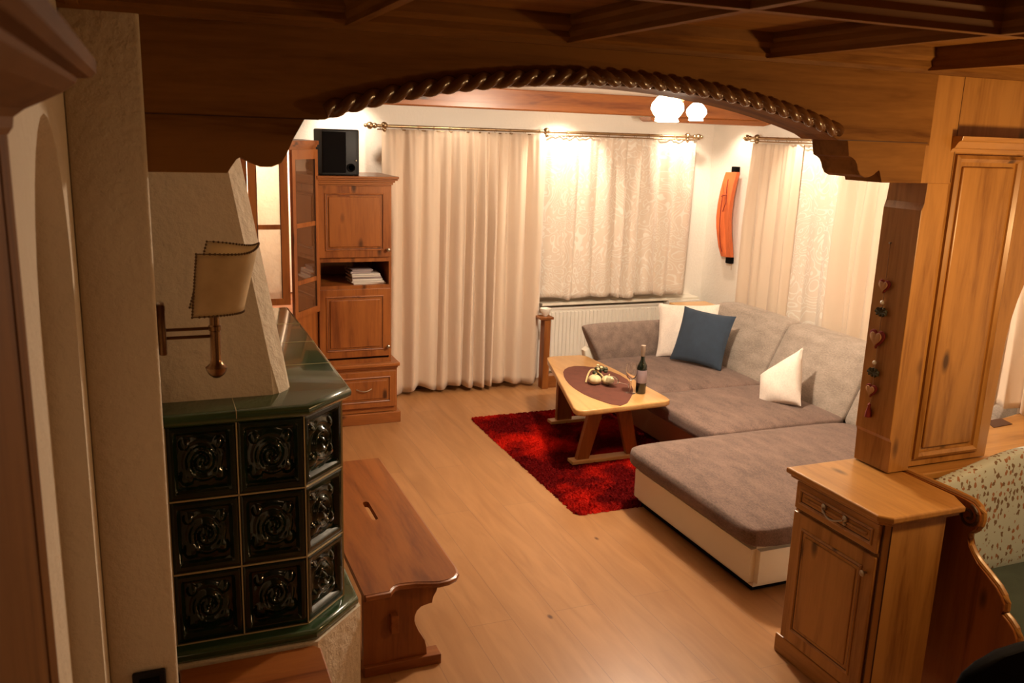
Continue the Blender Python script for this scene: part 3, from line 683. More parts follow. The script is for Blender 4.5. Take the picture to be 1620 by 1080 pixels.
# ------------------------------------------------------------------ curtains and rods
def curtain(name, label, mat, axis, c, u0, u1, ztop, zbot, folds, seed, amp=.055, hem=.02, lean=0):
    r = random.Random(seed); ph = [r.uniform(0, 2*PI) for _ in range(6)]
    nu = int(folds*14); sgn = 1
    cuts = [0]
    while cuts[-1] < folds: cuts.append(cuts[-1]+r.uniform(.6, 1.45))
    tot = cuts[-1]; import bisect
    am = [r.uniform(.45, 1.25) for _ in cuts]
    def fn(i, j):
        t = i*tot*.9999; k = bisect.bisect_right(cuts, t)-1; f = (t-cuts[k])/(cuts[k+1]-cuts[k])
        s = math.sin(PI*f)**1.25*am[k]
        g = .30+.70*min(1, (1-j)*3.0)**.8 if True else 1     # j=1 top
        fine = .007*math.sin(i*folds*2*PI*2.3+ph[0])*j**3
        off = amp*s*g + .010*math.sin(i*6+ph[1]+(1-j)*2)*(1-j) + fine + lean*(1-j)
        z = zbot+(ztop-zbot)*j + (hem*math.sin(i*folds*2.1+ph[2])+hem*.6*math.sin(i*31+ph[3]))*(1-j)
        u = u0+(u1-u0)*i + .012*math.sin((1-j)*2.5+i*40)*(1-j)
        return Vector((u, c-off, z)) if axis == 'X' else Vector((c-off, u, z))
    bm = B(); grid(bm, nu, 36, fn)
    return tag(link(name, bm, mat, smooth=True, mods=[('SOLIDIFY', dict(thickness=.003))]), label, 'curtain')
curtain('curtain', 'long cream drape reaching the floor between pine cabinet and radiator', 'drape', 'X', 7.70, 1.90, 3.46, 2.405, .045, 11.5, 4, .095, .018)
curtain('curtain', 'short embroidered cream curtain hanging above the white radiator', 'voile', 'X', 7.73, 3.46, 5.12, 2.405, .85, 9, 9, .085, .012)
curtain('curtain', 'cream drape on the right wall left of the embroidered panel', 'drape', 'Y', 5.34, 6.38, 7.10, 2.39, .08, 5, 12, .075)
curtain('curtain', 'bright embroidered sheer panel between two plain drapes behind the sofa', 'voile', 'Y', 5.375, 5.80, 6.46, 2.39, .08, 3.0, 15, .045)
curtain('curtain', 'cream drape on the right wall next to the timber post', 'drape', 'Y', 5.34, 4.0, 5.90, 2.39, .08, 11, 21, .08)
def rod(label, p0, p1, rings, brackets, wall):
    p0, p1 = Vector(p0), Vector(p1); d = (p1-p0).normalized(); t = thing('curtain_rod', label, 'curtain rod', (p0+p1)/2)
    bm = B(); tube(bm, [p0, p1], .013, 12); link('pole', bm, 'brassr', t, smooth=True)
    bm = B(); tube(bm, [p0+Vector((0, 0, -.03))-wall*.03, p1+Vector((0, 0, -.03))-wall*.03], .006, 8); link('inner_rail', bm, 'brassr', t, smooth=True)
    for p, s in ((p0, -1), (p1, 1)):
        bm = B(); ball(bm, p+d*s*.02, .024); ball(bm, p+d*s*.062, .031); ball(bm, p+d*s*.10, .016); link('finial', bm, 'brassr', t, smooth=True)
    for b in brackets:
        bm = B(); q = p0+(p1-p0)*b; tube(bm, [q, q+wall], .009, 8); ball(bm, q+Vector((0, 0, .005)), .030); ball(bm, q+Vector((0, 0, -.03)), .022); link('bracket', bm, 'brassr', t, smooth=True)
    for k in range(rings):
        f = (k+.5)/rings; q = p0+(p1-p0)*f
        s = d.cross(Vector((0, 0, 1))).normalized()
        bm = B(); tube(bm, [q+Vector((0, 0, -.008))+.021*(math.cos(a*PI/6)*s+math.sin(a*PI/6)*Vector((0, 0, 1))) for a in range(12)], .0025, 6, closed=True); link('ring', bm, 'brassr', t, smooth=True)
    return t
rod('brass curtain rod with ball ends along the back wall', (1.86, 7.70, 2.43), (5.06, 7.70, 2.43), 22, (.02, .50, .98), Vector((0, .2, 0)))
rod('brass curtain rod on the right wall ending beside the orange carving', (5.31, 7.10, 2.435), (5.31, 4.0, 2.435), 20, (.03, .97), Vector((.13, 0, 0)))
# sill, radiators
bm = B(); bx(bm, 3.50, 5.30, 7.72, 7.9, .775, .80, bev=.004); struct('trim_31', bm, 'leather')
def radiator(label, x0, x1, y, z0, z1):
    t = thing('radiator', label, 'radiator', ((x0+x1)/2, y+.04, 0))
    bm = B(); nr = int((x1-x0)/.042); pts = []
    bx(bm, x0+.01, x1-.01, y+.012, y+.03, z0+.01, z1-.02)
    for k in range(nr):
        u = x0+.02+(x1-x0-.04)*(k+.5)/nr; bx(bm, u-.014, u+.014, y, y+.02, z0+.03, z1-.045, bev=.005)
    link('front_panel', bm, 'white', t)
    bm = B(); bx(bm, x0, x1, y+.002, y+.11, z1-.022, z1, bev=.004); link('top_grille', bm, 'white', t)
    for u in (x0, x1-.008):
        bm = B(); bx(bm, u, u+.008, y+.002, y+.11, z0, z1-.022); link('side_cover', bm, 'white', t)
    bm = B(); bx(bm, x0+.01, x1-.01, y+.09, y+.105, z0+.01, z1-.02); link('rear_panel', bm, 'white', t)
    for u in (x0+.12, x1-.14):
        bm = B(); bx(bm, u, u+.02, y+.04, y+.07, 0, z0+.012); link('foot', bm, 'white', t)
radiator('long white ribbed radiator under the window behind the sofa arm', 3.60, 4.90, 7.76, .09, .745)
radiator('short white ribbed radiator in the room corner behind the cushions', 4.925, 5.30, 7.70, .09, .775)
# low cupboard beside long curtain
lc = thing('low_cupboard', 'low narrow pine cupboard peeking out right of the long curtain', 'cupboard', (3.3, 7.5, 0))
box_part('side_panel', 'oldZ', lc, 3.435, 3.50, 7.50, 7.60, 0, .69); box_part('top_board', 'oldX', lc, 3.38, 3.52, 7.48, 7.62, .69, .715)
box_part('step_block', 'oldX', lc, 3.50, 3.60, 7.53, 7.62, 0, .12)
bm = B(); lathe(bm, (3.455, 7.54, .716), [(.018, 0), (.02, .004), (.04, .03), (.052, .055), (.055, .075), (.051, .075), (.045, .05), (.0, .02)], 20)
tag(link('bowl', bm, 'white', smooth=True), 'small white bowl on the low cupboard at the curtain edge', 'bowl')
bm = B(); bx(bm, 1.9, 3.43, 7.83, 7.9, 0, .10); struct('baseboard_back', bm, 'darkX')
# orange wall carving
oc = thing('wall_carving', 'curved orange wooden wall carving with black end pieces in the corner', 'wall decoration', (5.42, 7.45, 1.2))
ol = [(7.539, 2.098), (7.353, 2.108), (7.362, 1.98), (7.367, 1.873), (7.368, 1.75), (7.365, 1.631), (7.354, 1.52), (7.346, 1.456), (7.337, 1.36), (7.329, 1.268), (7.40, 1.262), (7.497, 1.256), (7.527, 1.35), (7.545, 1.45), (7.562, 1.55), (7.572, 1.65), (7.569, 1.78), (7.558, 1.903), (7.548, 2.0)]
bm = B(); prism(bm, [(y, z) for y, z in ol], 'X', 5.375, 5.415, bev=.006)
for v in bm.verts: v.co.x -= .05*(1-((v.co.z-1.68)/.45)**2)
link('curved_board', bm, 'orange', oc)
def oc_x(z): return 5.375-.05*(1-((z-1.68)/.45)**2)-.003
bm = B()
for pl in ([(7.46, 2.03), (7.455, 1.95), (7.44, 1.88)], [(7.52, 1.86), (7.44, 1.88), (7.43, 1.80), (7.47, 1.70)], [(7.50, 1.88), (7.50, 1.60), (7.49, 1.36), (7.46, 1.30)]):
    pp = []
    for (a, b), (c, d) in zip(pl, pl[1:]):
        for k in range(8): z = b+(d-b)*k/8; pp.append((oc_x(z), a+(c-a)*k/8, z))
    tube(bm, pp, .004, 6)
link('carved_lines', bm, 'red', oc, smooth=True)
for y0, y1, z0, z1 in ((7.395, 7.468, 2.10, 2.157), (7.362, 7.436, 1.198, 1.262)): box_part('end_block', 'blackm', oc, 5.385, 5.435, y0, y1, z0, z1)
bm = B(); tube(bm, [(5.43, 7.39, 1.20), (5.43, 7.39, 1.13)], .003, 6); link('hanging_cord', bm, 'string', oc)

# downlights
dl = ['recessed downlight above the loudspeaker, on the ceiling behind the beam', 'recessed downlight above the seam of the long and short curtain', 'recessed downlight above the right end of the short curtain', 'recessed downlight over the orange wall carving', 'recessed downlight above the right wall embroidered panel', 'recessed downlight above the right wall drape near the post', 'recessed downlight above the middle of the long curtain']
for (p, t, e), lab in zip(SPOTS, dl):
    d = thing('downlight', lab, 'ceiling light', (p[0], p[1], 2.74), 'downlights along the walls')
    bm = B(); lathe(bm, (p[0], p[1], 2.757), [(.05, 0), (.05, -.006), (.038, -.009), (.036, -.002), (0, -.002)], 20); link('trim_ring', bm, 'silver', d, smooth=True)
# ceiling lamp
clp = thing('ceiling_lamp', 'glowing ceiling lamp with frosted glass tulip shades under the arch', 'lamp', (3.16, 4.98, 2.757))
bm = B(); lathe(bm, (3.16, 4.98, 2.757), [(.07, 0), (.07, -.012), (.04, -.03), (.014, -.04), (.012, -.10), (.022, -.115), (.022, -.135), (.0, -.15)], 20); link('canopy', bm, 'brass', clp, smooth=True)
for sx_, sy_, sz_, k in ((3.08, 5.0, 2.60, 1.38), (3.20, 5.23, 2.60, 1.1), (3.298, 5.0, 2.58, .88)):
    bm = B(); tube(bm, [(3.16, 4.98, 2.63), ((3.16+sx_)/2, (4.98+sy_)/2, 2.675), (sx_, sy_, 2.668), (sx_, sy_, 2.64)], .006, 8); link('arm', bm, 'brass', clp, smooth=True)
    bm = B(); lathe(bm, (sx_, sy_, sz_), [(0, .06*k), (.028*k, .058*k), (.05*k, .04*k), (.072*k, .012*k), (.076*k, -.012*k), (.062*k, -.036*k), (.048*k, -.05*k), (.055*k, -.066*k), (.044*k, -.068*k), (.03*k, -.05*k), (.0, -.05*k)], 24); link('glass_shade', bm, 'glow', clp, smooth=True)

# ------------------------------------------------------------------ sofa
sf = thing('corner_sofa', 'grey fabric corner sofa with cream leather base and wide chaise', 'sofa', (4.0, 5.2, 0))
def soft_box(x0, x1, y0, y1, z0, z1, r, puff=0, n=3, fn=None):
    bm = B(); bx(bm, x0, x1, y0, y1, z0, z1)
    bmesh.ops.subdivide_edges(bm, edges=bm.edges, cuts=10, use_grid_fill=True)
    cx_, cy_ = (x0+x1)/2, (y0+y1)/2
    for v in bm.verts:
        p = v.co
        q = Vector((min(max(p.x, x0+r), x1-r), min(max(p.y, y0+r), y1-r), min(max(p.z, z0+r*.8), z1-r*.8)))
        d = p-q
        if d.length > 1e-6:
            # normalise each clamp to a rounded box
            dd = Vector((d.x/r, d.y/r, d.z/(r*.8))); m = max(abs(dd.x), abs(dd.y), abs(dd.z))
            dd = dd*(m/dd.length) if dd.length else dd
            p = q+Vector((dd.x*r, dd.y*r, dd.z*r*.8))
        if puff and p.z > (z0+z1)/2:
            u = (p.x-x0)/(x1-x0); w_ = (p.y-y0)/(y1-y0)
            p.z += puff*(max(0, 4*u*(1-u)))**.5*(max(0, 4*w_*(1-w_)))**.5
        if fn: p = fn(p)
        v.co = p
    return bm
bm = soft_box(2.835, 4.72, 3.455, 4.86, .285, .425, .07, .03)
link('chaise_cushion', bm, 'sofa', sf, smooth=True, mods=[('SUBSURF', dict(levels=1, render_levels=1))])
bm = soft_box(3.56, 4.76, 4.865, 5.86, .285, .425, .06, .025, fn=None)
link('seat_cushion', bm, 'sofa', sf, smooth=True, mods=[('SUBSURF', dict(levels=1, render_levels=1))])
def far_fn(p):
    if p.x < 4.2: p = Vector((p.x+.10*((p.y-5.86)/1.1), p.y, p.z))
    return p
bm = soft_box(3.58, 4.78, 5.865, 6.98, .285, .425, .06, .025, fn=far_fn)
link('seat_cushion', bm, 'sofa', sf, smooth=True, mods=[('SUBSURF', dict(levels=1, render_levels=1))])
# chaise base: cream leather, slightly tapering
bm = B()
prism(bm, [(2.90, 3.51), (4.95, 3.51), (4.95, 4.82), (2.90, 4.82)], 'Z', .04, .30)
for v in bm.verts:
    if v.co.z > .2 and v.co.x < 3: v.co.x -= .0
bmesh.ops.bevel(bm, geom=[e for e in bm.edges], offset=.035, segments=4, affect='EDGES')
link('chaise_base', bm, 'leather', sf, smooth=True)
bm = B(); bx(bm, 3.68, 4.95, 4.83, 6.95, .04, .30, bev=.02); link('sofa_base', bm, 'brownl', sf, smooth=True)
for x, y in ((3.02, 3.64), (3.02, 4.68), (4.8, 3.64), (3.8, 6.8), (4.85, 6.8), (3.8, 5.2)):
    bm = B(); lathe(bm, (x, y, 0), [(.022, 0), (.022, .045), (.022, .05)], 12); link('foot', bm, 'blackm', sf, smooth=True)
bm = B(); prism(bm, [(2.94, 3.56), (4.9, 3.56), (4.9, 3.60), (2.97, 3.60), (2.97, 4.75), (2.94, 4.75)], 'Z', .012, .045); link('gap_strip', bm, 'blackm', sf)  # black strip filling the gap below the chaise base
# back cushions leaning on the right wall side
def back_fn(y0, y1, rnd):
    def f(p):
        t = (p.z-.38)/.54
        dx = .26*t
        yy = p.y; c = (yy-(y0+y1)/2)/((y1-y0)/2)
        bulge = .05*(1-abs(c)**3)*math.sin(PI*min(1, max(0, t)))*(1 if p.x < 4.85 else 0)
        z = p.z
        if rnd and t > .4: z -= .10*max(0, (yy-(y1-.28))/.28)**2*(t-.2); 
        return Vector((p.x+dx-bulge, yy, z))
    return f
for y0, y1, rn in ((5.905, 7.06, 1), (4.90, 5.90, 0), (3.75, 4.895, 0)):
    bm = soft_box(4.70, 4.90, y0, y1, .36, .925, .055, 0, fn=back_fn(y0, y1, rn))
    link('back_cushion', bm, 'sofaB', sf, smooth=True, mods=[('SUBSURF', dict(levels=1, render_levels=1))])
bm = B(); prism(bm, [(4.92, .04), (5.0, .04), (5.22, .80), (5.19, .88), (5.10, .84)], 'Y', 3.78, 7.02, bev=.01); link('back_frame', bm, 'sofaB', sf, smooth=True)
# far arm: flared
def arm():
    bm = B(); prof = [(6.97, .30), (6.955, .42), (6.97, .56), (7.01, .68), (7.05, .722), (7.10, .73), (7.135, .70), (7.13, .6), (7.10, .30)]
    xs = []
    rows = []
    for i in range(13):
        t = i/12
        row = []
        for y, z in prof:
            k = (z-.30)/.43; xl = 3.80-.19*k**1.1; x = xl+(4.98-xl)*t
            zz = z-.015*max(0, 1-t*6)**2*k
            row.append(bm.verts.new((x, y, zz)))
        rows.append(row)
    m = len(prof)
    for a, b in zip(rows, rows[1:]):
        for k in range(m): bm.faces.new((a[k], a[(k+1) % m], b[(k+1) % m], b[k]))
    bm.faces.new(rows[0]); bm.faces.new(rows[-1][::-1])
    bm.faces.ensure_lookup_table()
    bmesh.ops.bevel(bm, geom=list({e for e in bm.faces[-2].edges} | {e for e in bm.faces[-1].edges}), offset=.012, segments=2, affect='EDGES')
    return bm
link('arm_rest', arm(), 'sofa_arm', sf, smooth=True, mods=[('SUBSURF', dict(levels=1, render_levels=1))])
bm = B(); prism(bm, [(3.74, .04), (4.95, .04), (4.95, .45), (3.70, .50), (3.66, .47)], 'Y', 7.08, 7.17, bev=.02, seg=3); link('arm_shell', bm, 'leather', sf, smooth=True)

# cushions
def pillow(name, label, mat, center, normal, w, h, th, roll=0, taper=0):
    nz = Vector(normal).normalized(); ux = Vector((0, 0, 1)).cross(nz).normalized(); uy = nz.cross(ux)
    cr, sr = math.cos(rad(roll)), math.sin(rad(roll)); ax = ux*cr+uy*sr; ay = -ux*sr+uy*cr
    bm = B(); n_ = 26
    def fn(side):
        def f(i, j):
            u, v = 2*i-1, 2*j-1
            e = max(0, (1-u*u)*(1-v*v))
            t = th*e**.42*(1-.12*math.sin(5*u+3*v)*.5)
            pin = 1-.07*(1-abs(v)**2.5)*abs(u)**2 ; pin2 = 1-.07*(1-abs(u)**2.5)*abs(v)**2
            return Vector(center)+ax*(u*w/2*pin)+ay*(((v+1)*(1-taper*(1-u)/2)-1)*h/2*pin2)+nz*side*t/2*1.0
        return f
    grid(bm, n_, n_, fn(1)); grid(bm, n_, n_, fn(-1))
    o = link(name, bm, mat, smooth=True); tag(o, label, 'cushion'); return o
pillow('cushion', 'large navy blue square cushion leaning in the sofa corner', 'blue', (4.50, 6.45, .688), (-.80, -.50, .36), .50, .50, .15, roll=-3)
pillow('cushion', 'white cushion tucked behind the blue cushion in the sofa corner', 'whitec', (4.52, 6.72, .695), (-.62, -.72, .30), .56, .50, .12, roll=4)
pillow('cushion', 'white tone-striped cushion tipped against the middle sofa back', 'whitec', (4.48, 5.34, .63), (-.90, -.30, .32), .36, .46, .17, roll=15, taper=.45)

# small side table behind sofa
sd = thing('corner_table', 'small pine corner table just visible behind the sofa cushions', 'table', (5.01, 7.34, 0))
box_part('top', 'tableX', sd, 4.80, 5.22, 7.19, 7.5, .775, .80)
for x in (4.83, 5.19):
    for y in (7.22, 7.47): box_part('leg', 'tableZ', sd, x-.015, x+.015, y-.015, y+.015, 0, .775)

# ------------------------------------------------------------------ rug, coffee table and what stands on it
def rug():
    bm = B(); nx, ny = 150, 180; r = random.Random(5)
    x0, x1, y0, y1 = 2.46, 4.0, 4.75, 6.84
    g = []
    for i in range(nx+1):
        row = []
        for j in range(ny+1):
            u, v = i/nx, j/ny; e = min(u, 1-u, v, 1-v)
            cr = .05; x = x0+(x1-x0)*u; y = y0+(y1-y0)*v
            # rounded corners
            ex = max(x0+cr-x, x-(x1-cr), 0); ey = max(y0+cr-y, y-(y1-cr), 0); q = math.hypot(ex, ey)
            if q > cr: 
                k = cr/q
                x = x+(ex*(1-k))*(1 if x < x0+cr else -1); y = y+(ey*(1-k))*(1 if y < y0+cr else -1)
            h = .002 if e == 0 else (.024+r.uniform(-.013, .012))*min(1, e*28+.35)
            if e == 0: x += r.uniform(-.008, .008); y += r.uniform(-.008, .008)
            row.append(bm.verts.new((x+r.uniform(-.003, .003), y+r.uniform(-.003, .003), h)))
        g.append(row)
    for i in range(nx):
        for j in range(ny): bm.faces.new((g[i][j], g[i+1][j], g[i+1][j+1], g[i][j+1]))
    return bm
tag(link('shag_rug', rug(), 'rug'), 'deep red shaggy rug on the floorboards under the coffee table', 'rug')
tb = thing('coffee_table', 'pale wooden coffee table on splayed trestle legs over the red rug', 'table', (3.15, 6.0, 0))
top = [(2.765, 5.375), (2.80, 5.36), (3.50, 5.40), (3.545, 5.43), (3.56, 5.50), (3.56, 6.3), (3.54, 6.78), (3.50, 6.85), (3.24, 6.87), (3.175, 6.85), (3.15, 6.79), (2.75, 5.45), (2.748, 5.40)]
bm = B(); prism(bm, top, 'Z', .455, .50, bev=.01, seg=3); link('table_top', bm, 'tableY', tb, smooth=True)
def leg(x0t, x1t, x0b, x1b, y): 
    bm = B(); prism(bm, [(x0t, .455), (x1t, .455), (x1b, .05), (x0b, .05)], 'Y', y-.022, y+.022, bev=.003); link('leg', bm, 'oldZ', tb)
leg(2.94, 3.055, 2.845, 2.945, 5.56); leg(3.155, 3.27, 3.27, 3.37, 5.56)
leg(3.10, 3.21, 3.10, 3.24, 6.46) ; leg(3.33, 3.43, 3.40, 3.48, 6.46)
for x0, x1, y in ((2.80, 3.44, 5.56), (3.04, 3.52, 6.46)):
    bm = B(); bx(bm, x0, x1, y-.045, y+.045, .028, .055, bev=.004); link('foot_bar', bm, 'tableX', tb)
    bm = B(); bx(bm, x0+.14, x1-.14, y-.03, y+.03, .425, .455, bev=.003); link('cross_rail', bm, 'oldX', tb)
ov = [(3.04, 6.22), (3.091, 6.345), (3.14, 6.42), (3.20, 6.475), (3.27, 6.50), (3.34, 6.48), (3.40, 6.43), (3.45, 6.36), (3.49, 6.26), (3.51, 6.14), (3.50, 6.0), (3.46, 5.87), (3.41, 5.75), (3.34, 5.63), (3.263, 5.53), (3.18, 5.43), (3.10, 5.385), (3.05, 5.44), (3.01, 5.55), (2.985, 5.64), (2.972, 5.725), (2.97, 5.82), (2.973, 5.915), (2.985, 6.01), (3.01, 6.121)]
bm = B(); prism(bm, ov, 'Z', .5003, .503); tag(link('table_runner', bm, 'runner'), 'dark brown oval felt runner lying on the pale coffee table', 'table runner')
# bottle
bt = thing('wine_bottle', 'dark wine bottle with pale label on the coffee table', 'bottle', (3.413, 5.64, .50))
bm = B(); lathe(bm, (3.413, 5.64, .5005), [(.0, 0), (.036, 0), (.039, .004), (.039, .195), (.036, .22), (.026, .24), (.0165, .262), (.015, .29), (.015, .35), (.0, .352)], 28); link('glass_body', bm, 'bottle', bt, smooth=True)
bm = B(); lathe(bm, (3.413, 5.64, .5005), [(.0394, .085), (.0397, .086), (.0397, .185), (.0394, .186)], 28); link('label_paper', bm, 'label', bt, smooth=True)
bm = B(); lathe(bm, (3.413, 5.64, .5005), [(.0155, .29), (.0168, .292), (.0168, .36), (.0175, .362), (.0175, .375), (.0, .376)], 20); link('capsule', bm, 'capsule', bt, smooth=True)
def glassware(label, loc, k=1, lying=False):
    prof = [(.0, 0), (.034, 0), (.034, .002), (.010, .006), (.004, .012), (.0035, .085), (.010, .093), (.028, .108), (.038, .135), (.039, .155), (.033, .20), (.0318, .20), (.0375, .155), (.0365, .136), (.026, .111), (.008, .098), (.0, .097)]
    bm = B(); lathe(bm, (0, 0, 0), [(r*k, h*k) for r, h in prof], 28)
    if lying:
        bmesh.ops.rotate(bm, cent=(0, 0, 0), matrix=Matrix.Rotation(rad(80), 3, 'Y'), verts=bm.verts)
        bmesh.ops.rotate(bm, cent=(0, 0, 0), matrix=Matrix.Rotation(rad(150), 3, 'Z'), verts=bm.verts)
        zm = min(v.co.z for v in bm.verts); bmesh.ops.translate(bm, vec=(0, 0, -zm), verts=bm.verts)
    bmesh.ops.translate(bm, vec=loc, verts=bm.verts)
    return tag(link('wine_glass', bm, 'glass', smooth=True), label, 'glass')
glassware('upright empty wine glass standing left of the bottle', (3.335, 5.66, .5005), 1.15)
glassware('empty wine glass lying on its side beside the cream gourds', (3.385, 5.77, .5035), .90, True)
# gourds
def gourd(label, c, r, sz):
    t = thing('gourd', label, 'decoration', (c[0], c[1], c[2]))
    bm = B(); nn = 24; rows = []
    bmesh.ops.create_uvsphere(bm, u_segments=28, v_segments=16, radius=1)
    for v in bm.verts:
        a = math.atan2(v.co.y, v.co.x); k = 1+.05*math.cos(a*7)*(1-v.co.z**2); dip = .18*math.exp(-((v.co.x**2+v.co.y**2)/.05))
        v.co = Vector((c[0]+r*k*v.co.x, c[1]+r*k*v.co.y, c[2]+r*sz*(1+v.co.z*(1-dip))))
    link('body', bm, 'gourd', t, smooth=True)
    bm = B(); tube(bm, [(c[0], c[1], c[2]+r*sz*1.75), (c[0]+.004, c[1], c[2]+r*sz*2.05), (c[0]+.012, c[1], c[2]+r*sz*2.3)], [.008, .005, .004], 8); link('stem', bm, 'vine', t, smooth=True)
gourd('cream gourd on the runner, left of the pair', (3.175, 5.945, .5035), .052, .75)
gourd('cream gourd on the runner, right of the pair near the glasses', (3.272, 5.905, .5035), .050, .75)
tw = thing('cone_posy', 'small bunch of dark cones and leaves behind the cream gourds', 'decoration', (3.26, 6.03, .5035))
r_ = random.Random(11); bm = B()
for k in range(16):
    a = r_.uniform(0, 2*PI); q = r_.uniform(0, .05); ball(bm, Vector((3.262+q*math.cos(a), 6.03+q*.8*math.sin(a), .525+r_.uniform(0, .085))), r_.uniform(.014, .024), 1, 1, .8, 8)
link('cones', bm, 'leafy', tw, smooth=True)
bm = B()
for k in range(7):
    a = r_.uniform(0, 2*PI); q = r_.uniform(.01, .05); ball(bm, Vector((3.262+q*math.cos(a), 6.02+q*.8*math.sin(a), .60+r_.uniform(0, .03))), .013, 1, 1, .8, 8)
link('pale_berries', bm, 'gourd', tw, smooth=True)
bm = B(); tube(bm, [(3.12+.16*t_+.0, 5.99+.06*math.sin(PI*t_), .51+.085*math.sin(PI*t_*.9)) for t_ in [i/12 for i in range(13)]], .007, 8); link('vine_handle', bm, 'vine', tw, smooth=True)

# ------------------------------------------------------------------ right-hand small cupboard
kc = thing('small_cupboard', 'small pine cupboard with one drawer and door below the timber post', 'cupboard', (2.86, 2.76, 0))
bm = B(); prism(bm, [(2.712, 3.03), (2.712, 2.515), (2.737, 2.49), (3.03, 2.49), (3.03, 3.03)], 'Z', .09, .905); link('carcass', bm, 'pineZ', kc)
bm = B(); prism(bm, [(2.70, 3.06), (2.70, 2.505), (2.725, 2.475), (3.035, 2.475), (3.035, 3.06)], 'Z', 0, .095, bev=.006); link('plinth', bm, 'pineY', kc)
bm = B(); prism(bm, [(2.657, 3.06), (2.657, 2.50), (2.70, 2.455), (3.09, 2.455), (3.145, 2.56), (3.145, 3.06)], 'Z', .922, .95, bev=.008, seg=3); prism(bm, [(2.678, 3.05), (2.678, 2.51), (2.712, 2.473), (3.08, 2.473), (3.10, 3.05)], 'Z', .903, .924, bev=.004)
link('counter_top', bm, 'pineY', kc)
bm = B(); bx(bm, 2.708, 2.7135, 2.508, 2.513, .1, .90); prism(bm, [(2.7335, 2.4938), (2.7325, 2.4928), (2.7365, 2.4888), (2.7375, 2.4898)], 'Z', .1, .90); bx(bm, 2.7115, 2.7125, 2.53, 3.02, .752, .765); link('groove', bm, 'groove', kc)
def side_door(parent, name, y0, y1, z0, z1, x, mat, sw):
    bm = B(); bx(bm, x-.02, x, y0, y1, z0, z1, bev=.004); d = link(name, bm, mat+('Z' if z1-z0 > .3 else 'Y'), parent)
    bm = B(); frame_strip(bm, y0+sw+.012, y1-sw-.012, z0+sw+.012, z1-sw-.012, x-.027, x-.018, .012, 'X'); link('panel_moulding', bm, mat+'Z', d)
    bm = B(); frame_strip(bm, y0+sw+.016, y1-sw-.016, z0+sw+.016, z1-sw-.016, x-.0212, x-.0195, .005, 'X'); link('panel_groove', bm, 'groove', d)
    bm = B(); bx(bm, x-.024, x-.018, y0+sw+.03, y1-sw-.03, z0+sw+.03, z1-sw-.03, bev=.005); link('raised_panel', bm, mat+'Z', d)
    return d
d1 = side_door(kc, 'drawer', 2.515, 3.02, .765, .895, 2.712, 'pine', .028)
for yy in (2.83, 2.70):
    bm = B(); lathe(bm, (2.688, yy, .845), [(.016, 0), (.014, -.006), (.006, -.010), (0, -.014)], 12, 'X'); lathe(bm, (2.688, yy, .822), [(.010, 0), (.008, -.005), (0, -.008)], 10, 'X'); link('rosette', bm, 'silver', d1, smooth=True)
bm = B(); tube(bm, [(2.676-.012*math.sin(PI*i/10), 2.70+.13*i/10, .838-.022*math.sin(PI*i/10)) for i in range(11)], .004, 8); link('drop_handle', bm, 'silver', d1, smooth=True)
d2 = side_door(kc, 'door', 2.515, 3.02, .105, .748, 2.712, 'pine', .062)
bm = B(); lathe(bm, (2.692, 2.555, .665), [(.007, 0), (.006, -.010), (.013, -.016), (.014, -.022), (.007, -.028), (0, -.029)], 14, 'X'); link('knob', bm, 'silver', d2, smooth=True)

# heart garland on the post
hg = thing('heart_garland', 'string of wooden hearts and red felt hanging on the timber post', 'decoration', (3.02, 2.972, 1.2))
bm = B(); tube(bm, [(3.020, 2.978, 1.985), (3.018, 2.974, 1.80), (3.018, 2.972, 1.56), (3.018, 2.97, 1.24)], .0022, 6); link('string', bm, 'string', hg)
bm = B(); lathe(bm, (3.026, 2.978, 1.987), [(.003, 0), (.003, -.01), (.005, -.012), (0, -.013)], 8, 'X'); link('nail', bm, 'silver', hg)
def heart(c, s, mat, x0, x1, name='heart'):
    pts = []
    for i in range(36):
        t = 2*PI*i/36; pts.append((c[0]+s*math.sin(t)**3, c[1]+s*(13*math.cos(t)-5*math.cos(2*t)-2*math.cos(3*t)-math.cos(4*t))/15.5))
    bm = B(); prism(bm, pts, 'X', x0, x1, bev=.002); link(name, bm, mat, hg, smooth=True)
for (y, z, s) in ((2.975, 1.80, .026), (2.979, 1.56, .036), (2.972, 1.318, .026)):
    heart((y, z-.002), s*1.28, 'red', 3.012, 3.020, 'felt_heart'); heart((y+.003, z-.004), s*.95, 'heart', 3.006, 3.012, 'wooden_heart')
for z in (1.722, 1.444):
    bm = B(); ball(bm, Vector((3.014, 2.973, z)), .010); link('bead', bm, 'white', hg, smooth=True)
for z in (1.675, 1.395):
    bm = B()
    for k in range(9): a = 2*PI*k/9; tube(bm, [(3.014, 2.972, z), (3.012, 2.972+.032*math.cos(a), z+.02*math.sin(a)+.004)], [.004, .007], 6)
    link('sprig', bm, 'leafy', hg, smooth=True)
bm = B(); lathe(bm, (3.015, 2.972, 1.185), [(0, 0), (.016, .002), (.012, .03), (.006, .05), (.008, .06), (.0, .07)], 12); link('felt_bell', bm, 'red', hg, smooth=True)

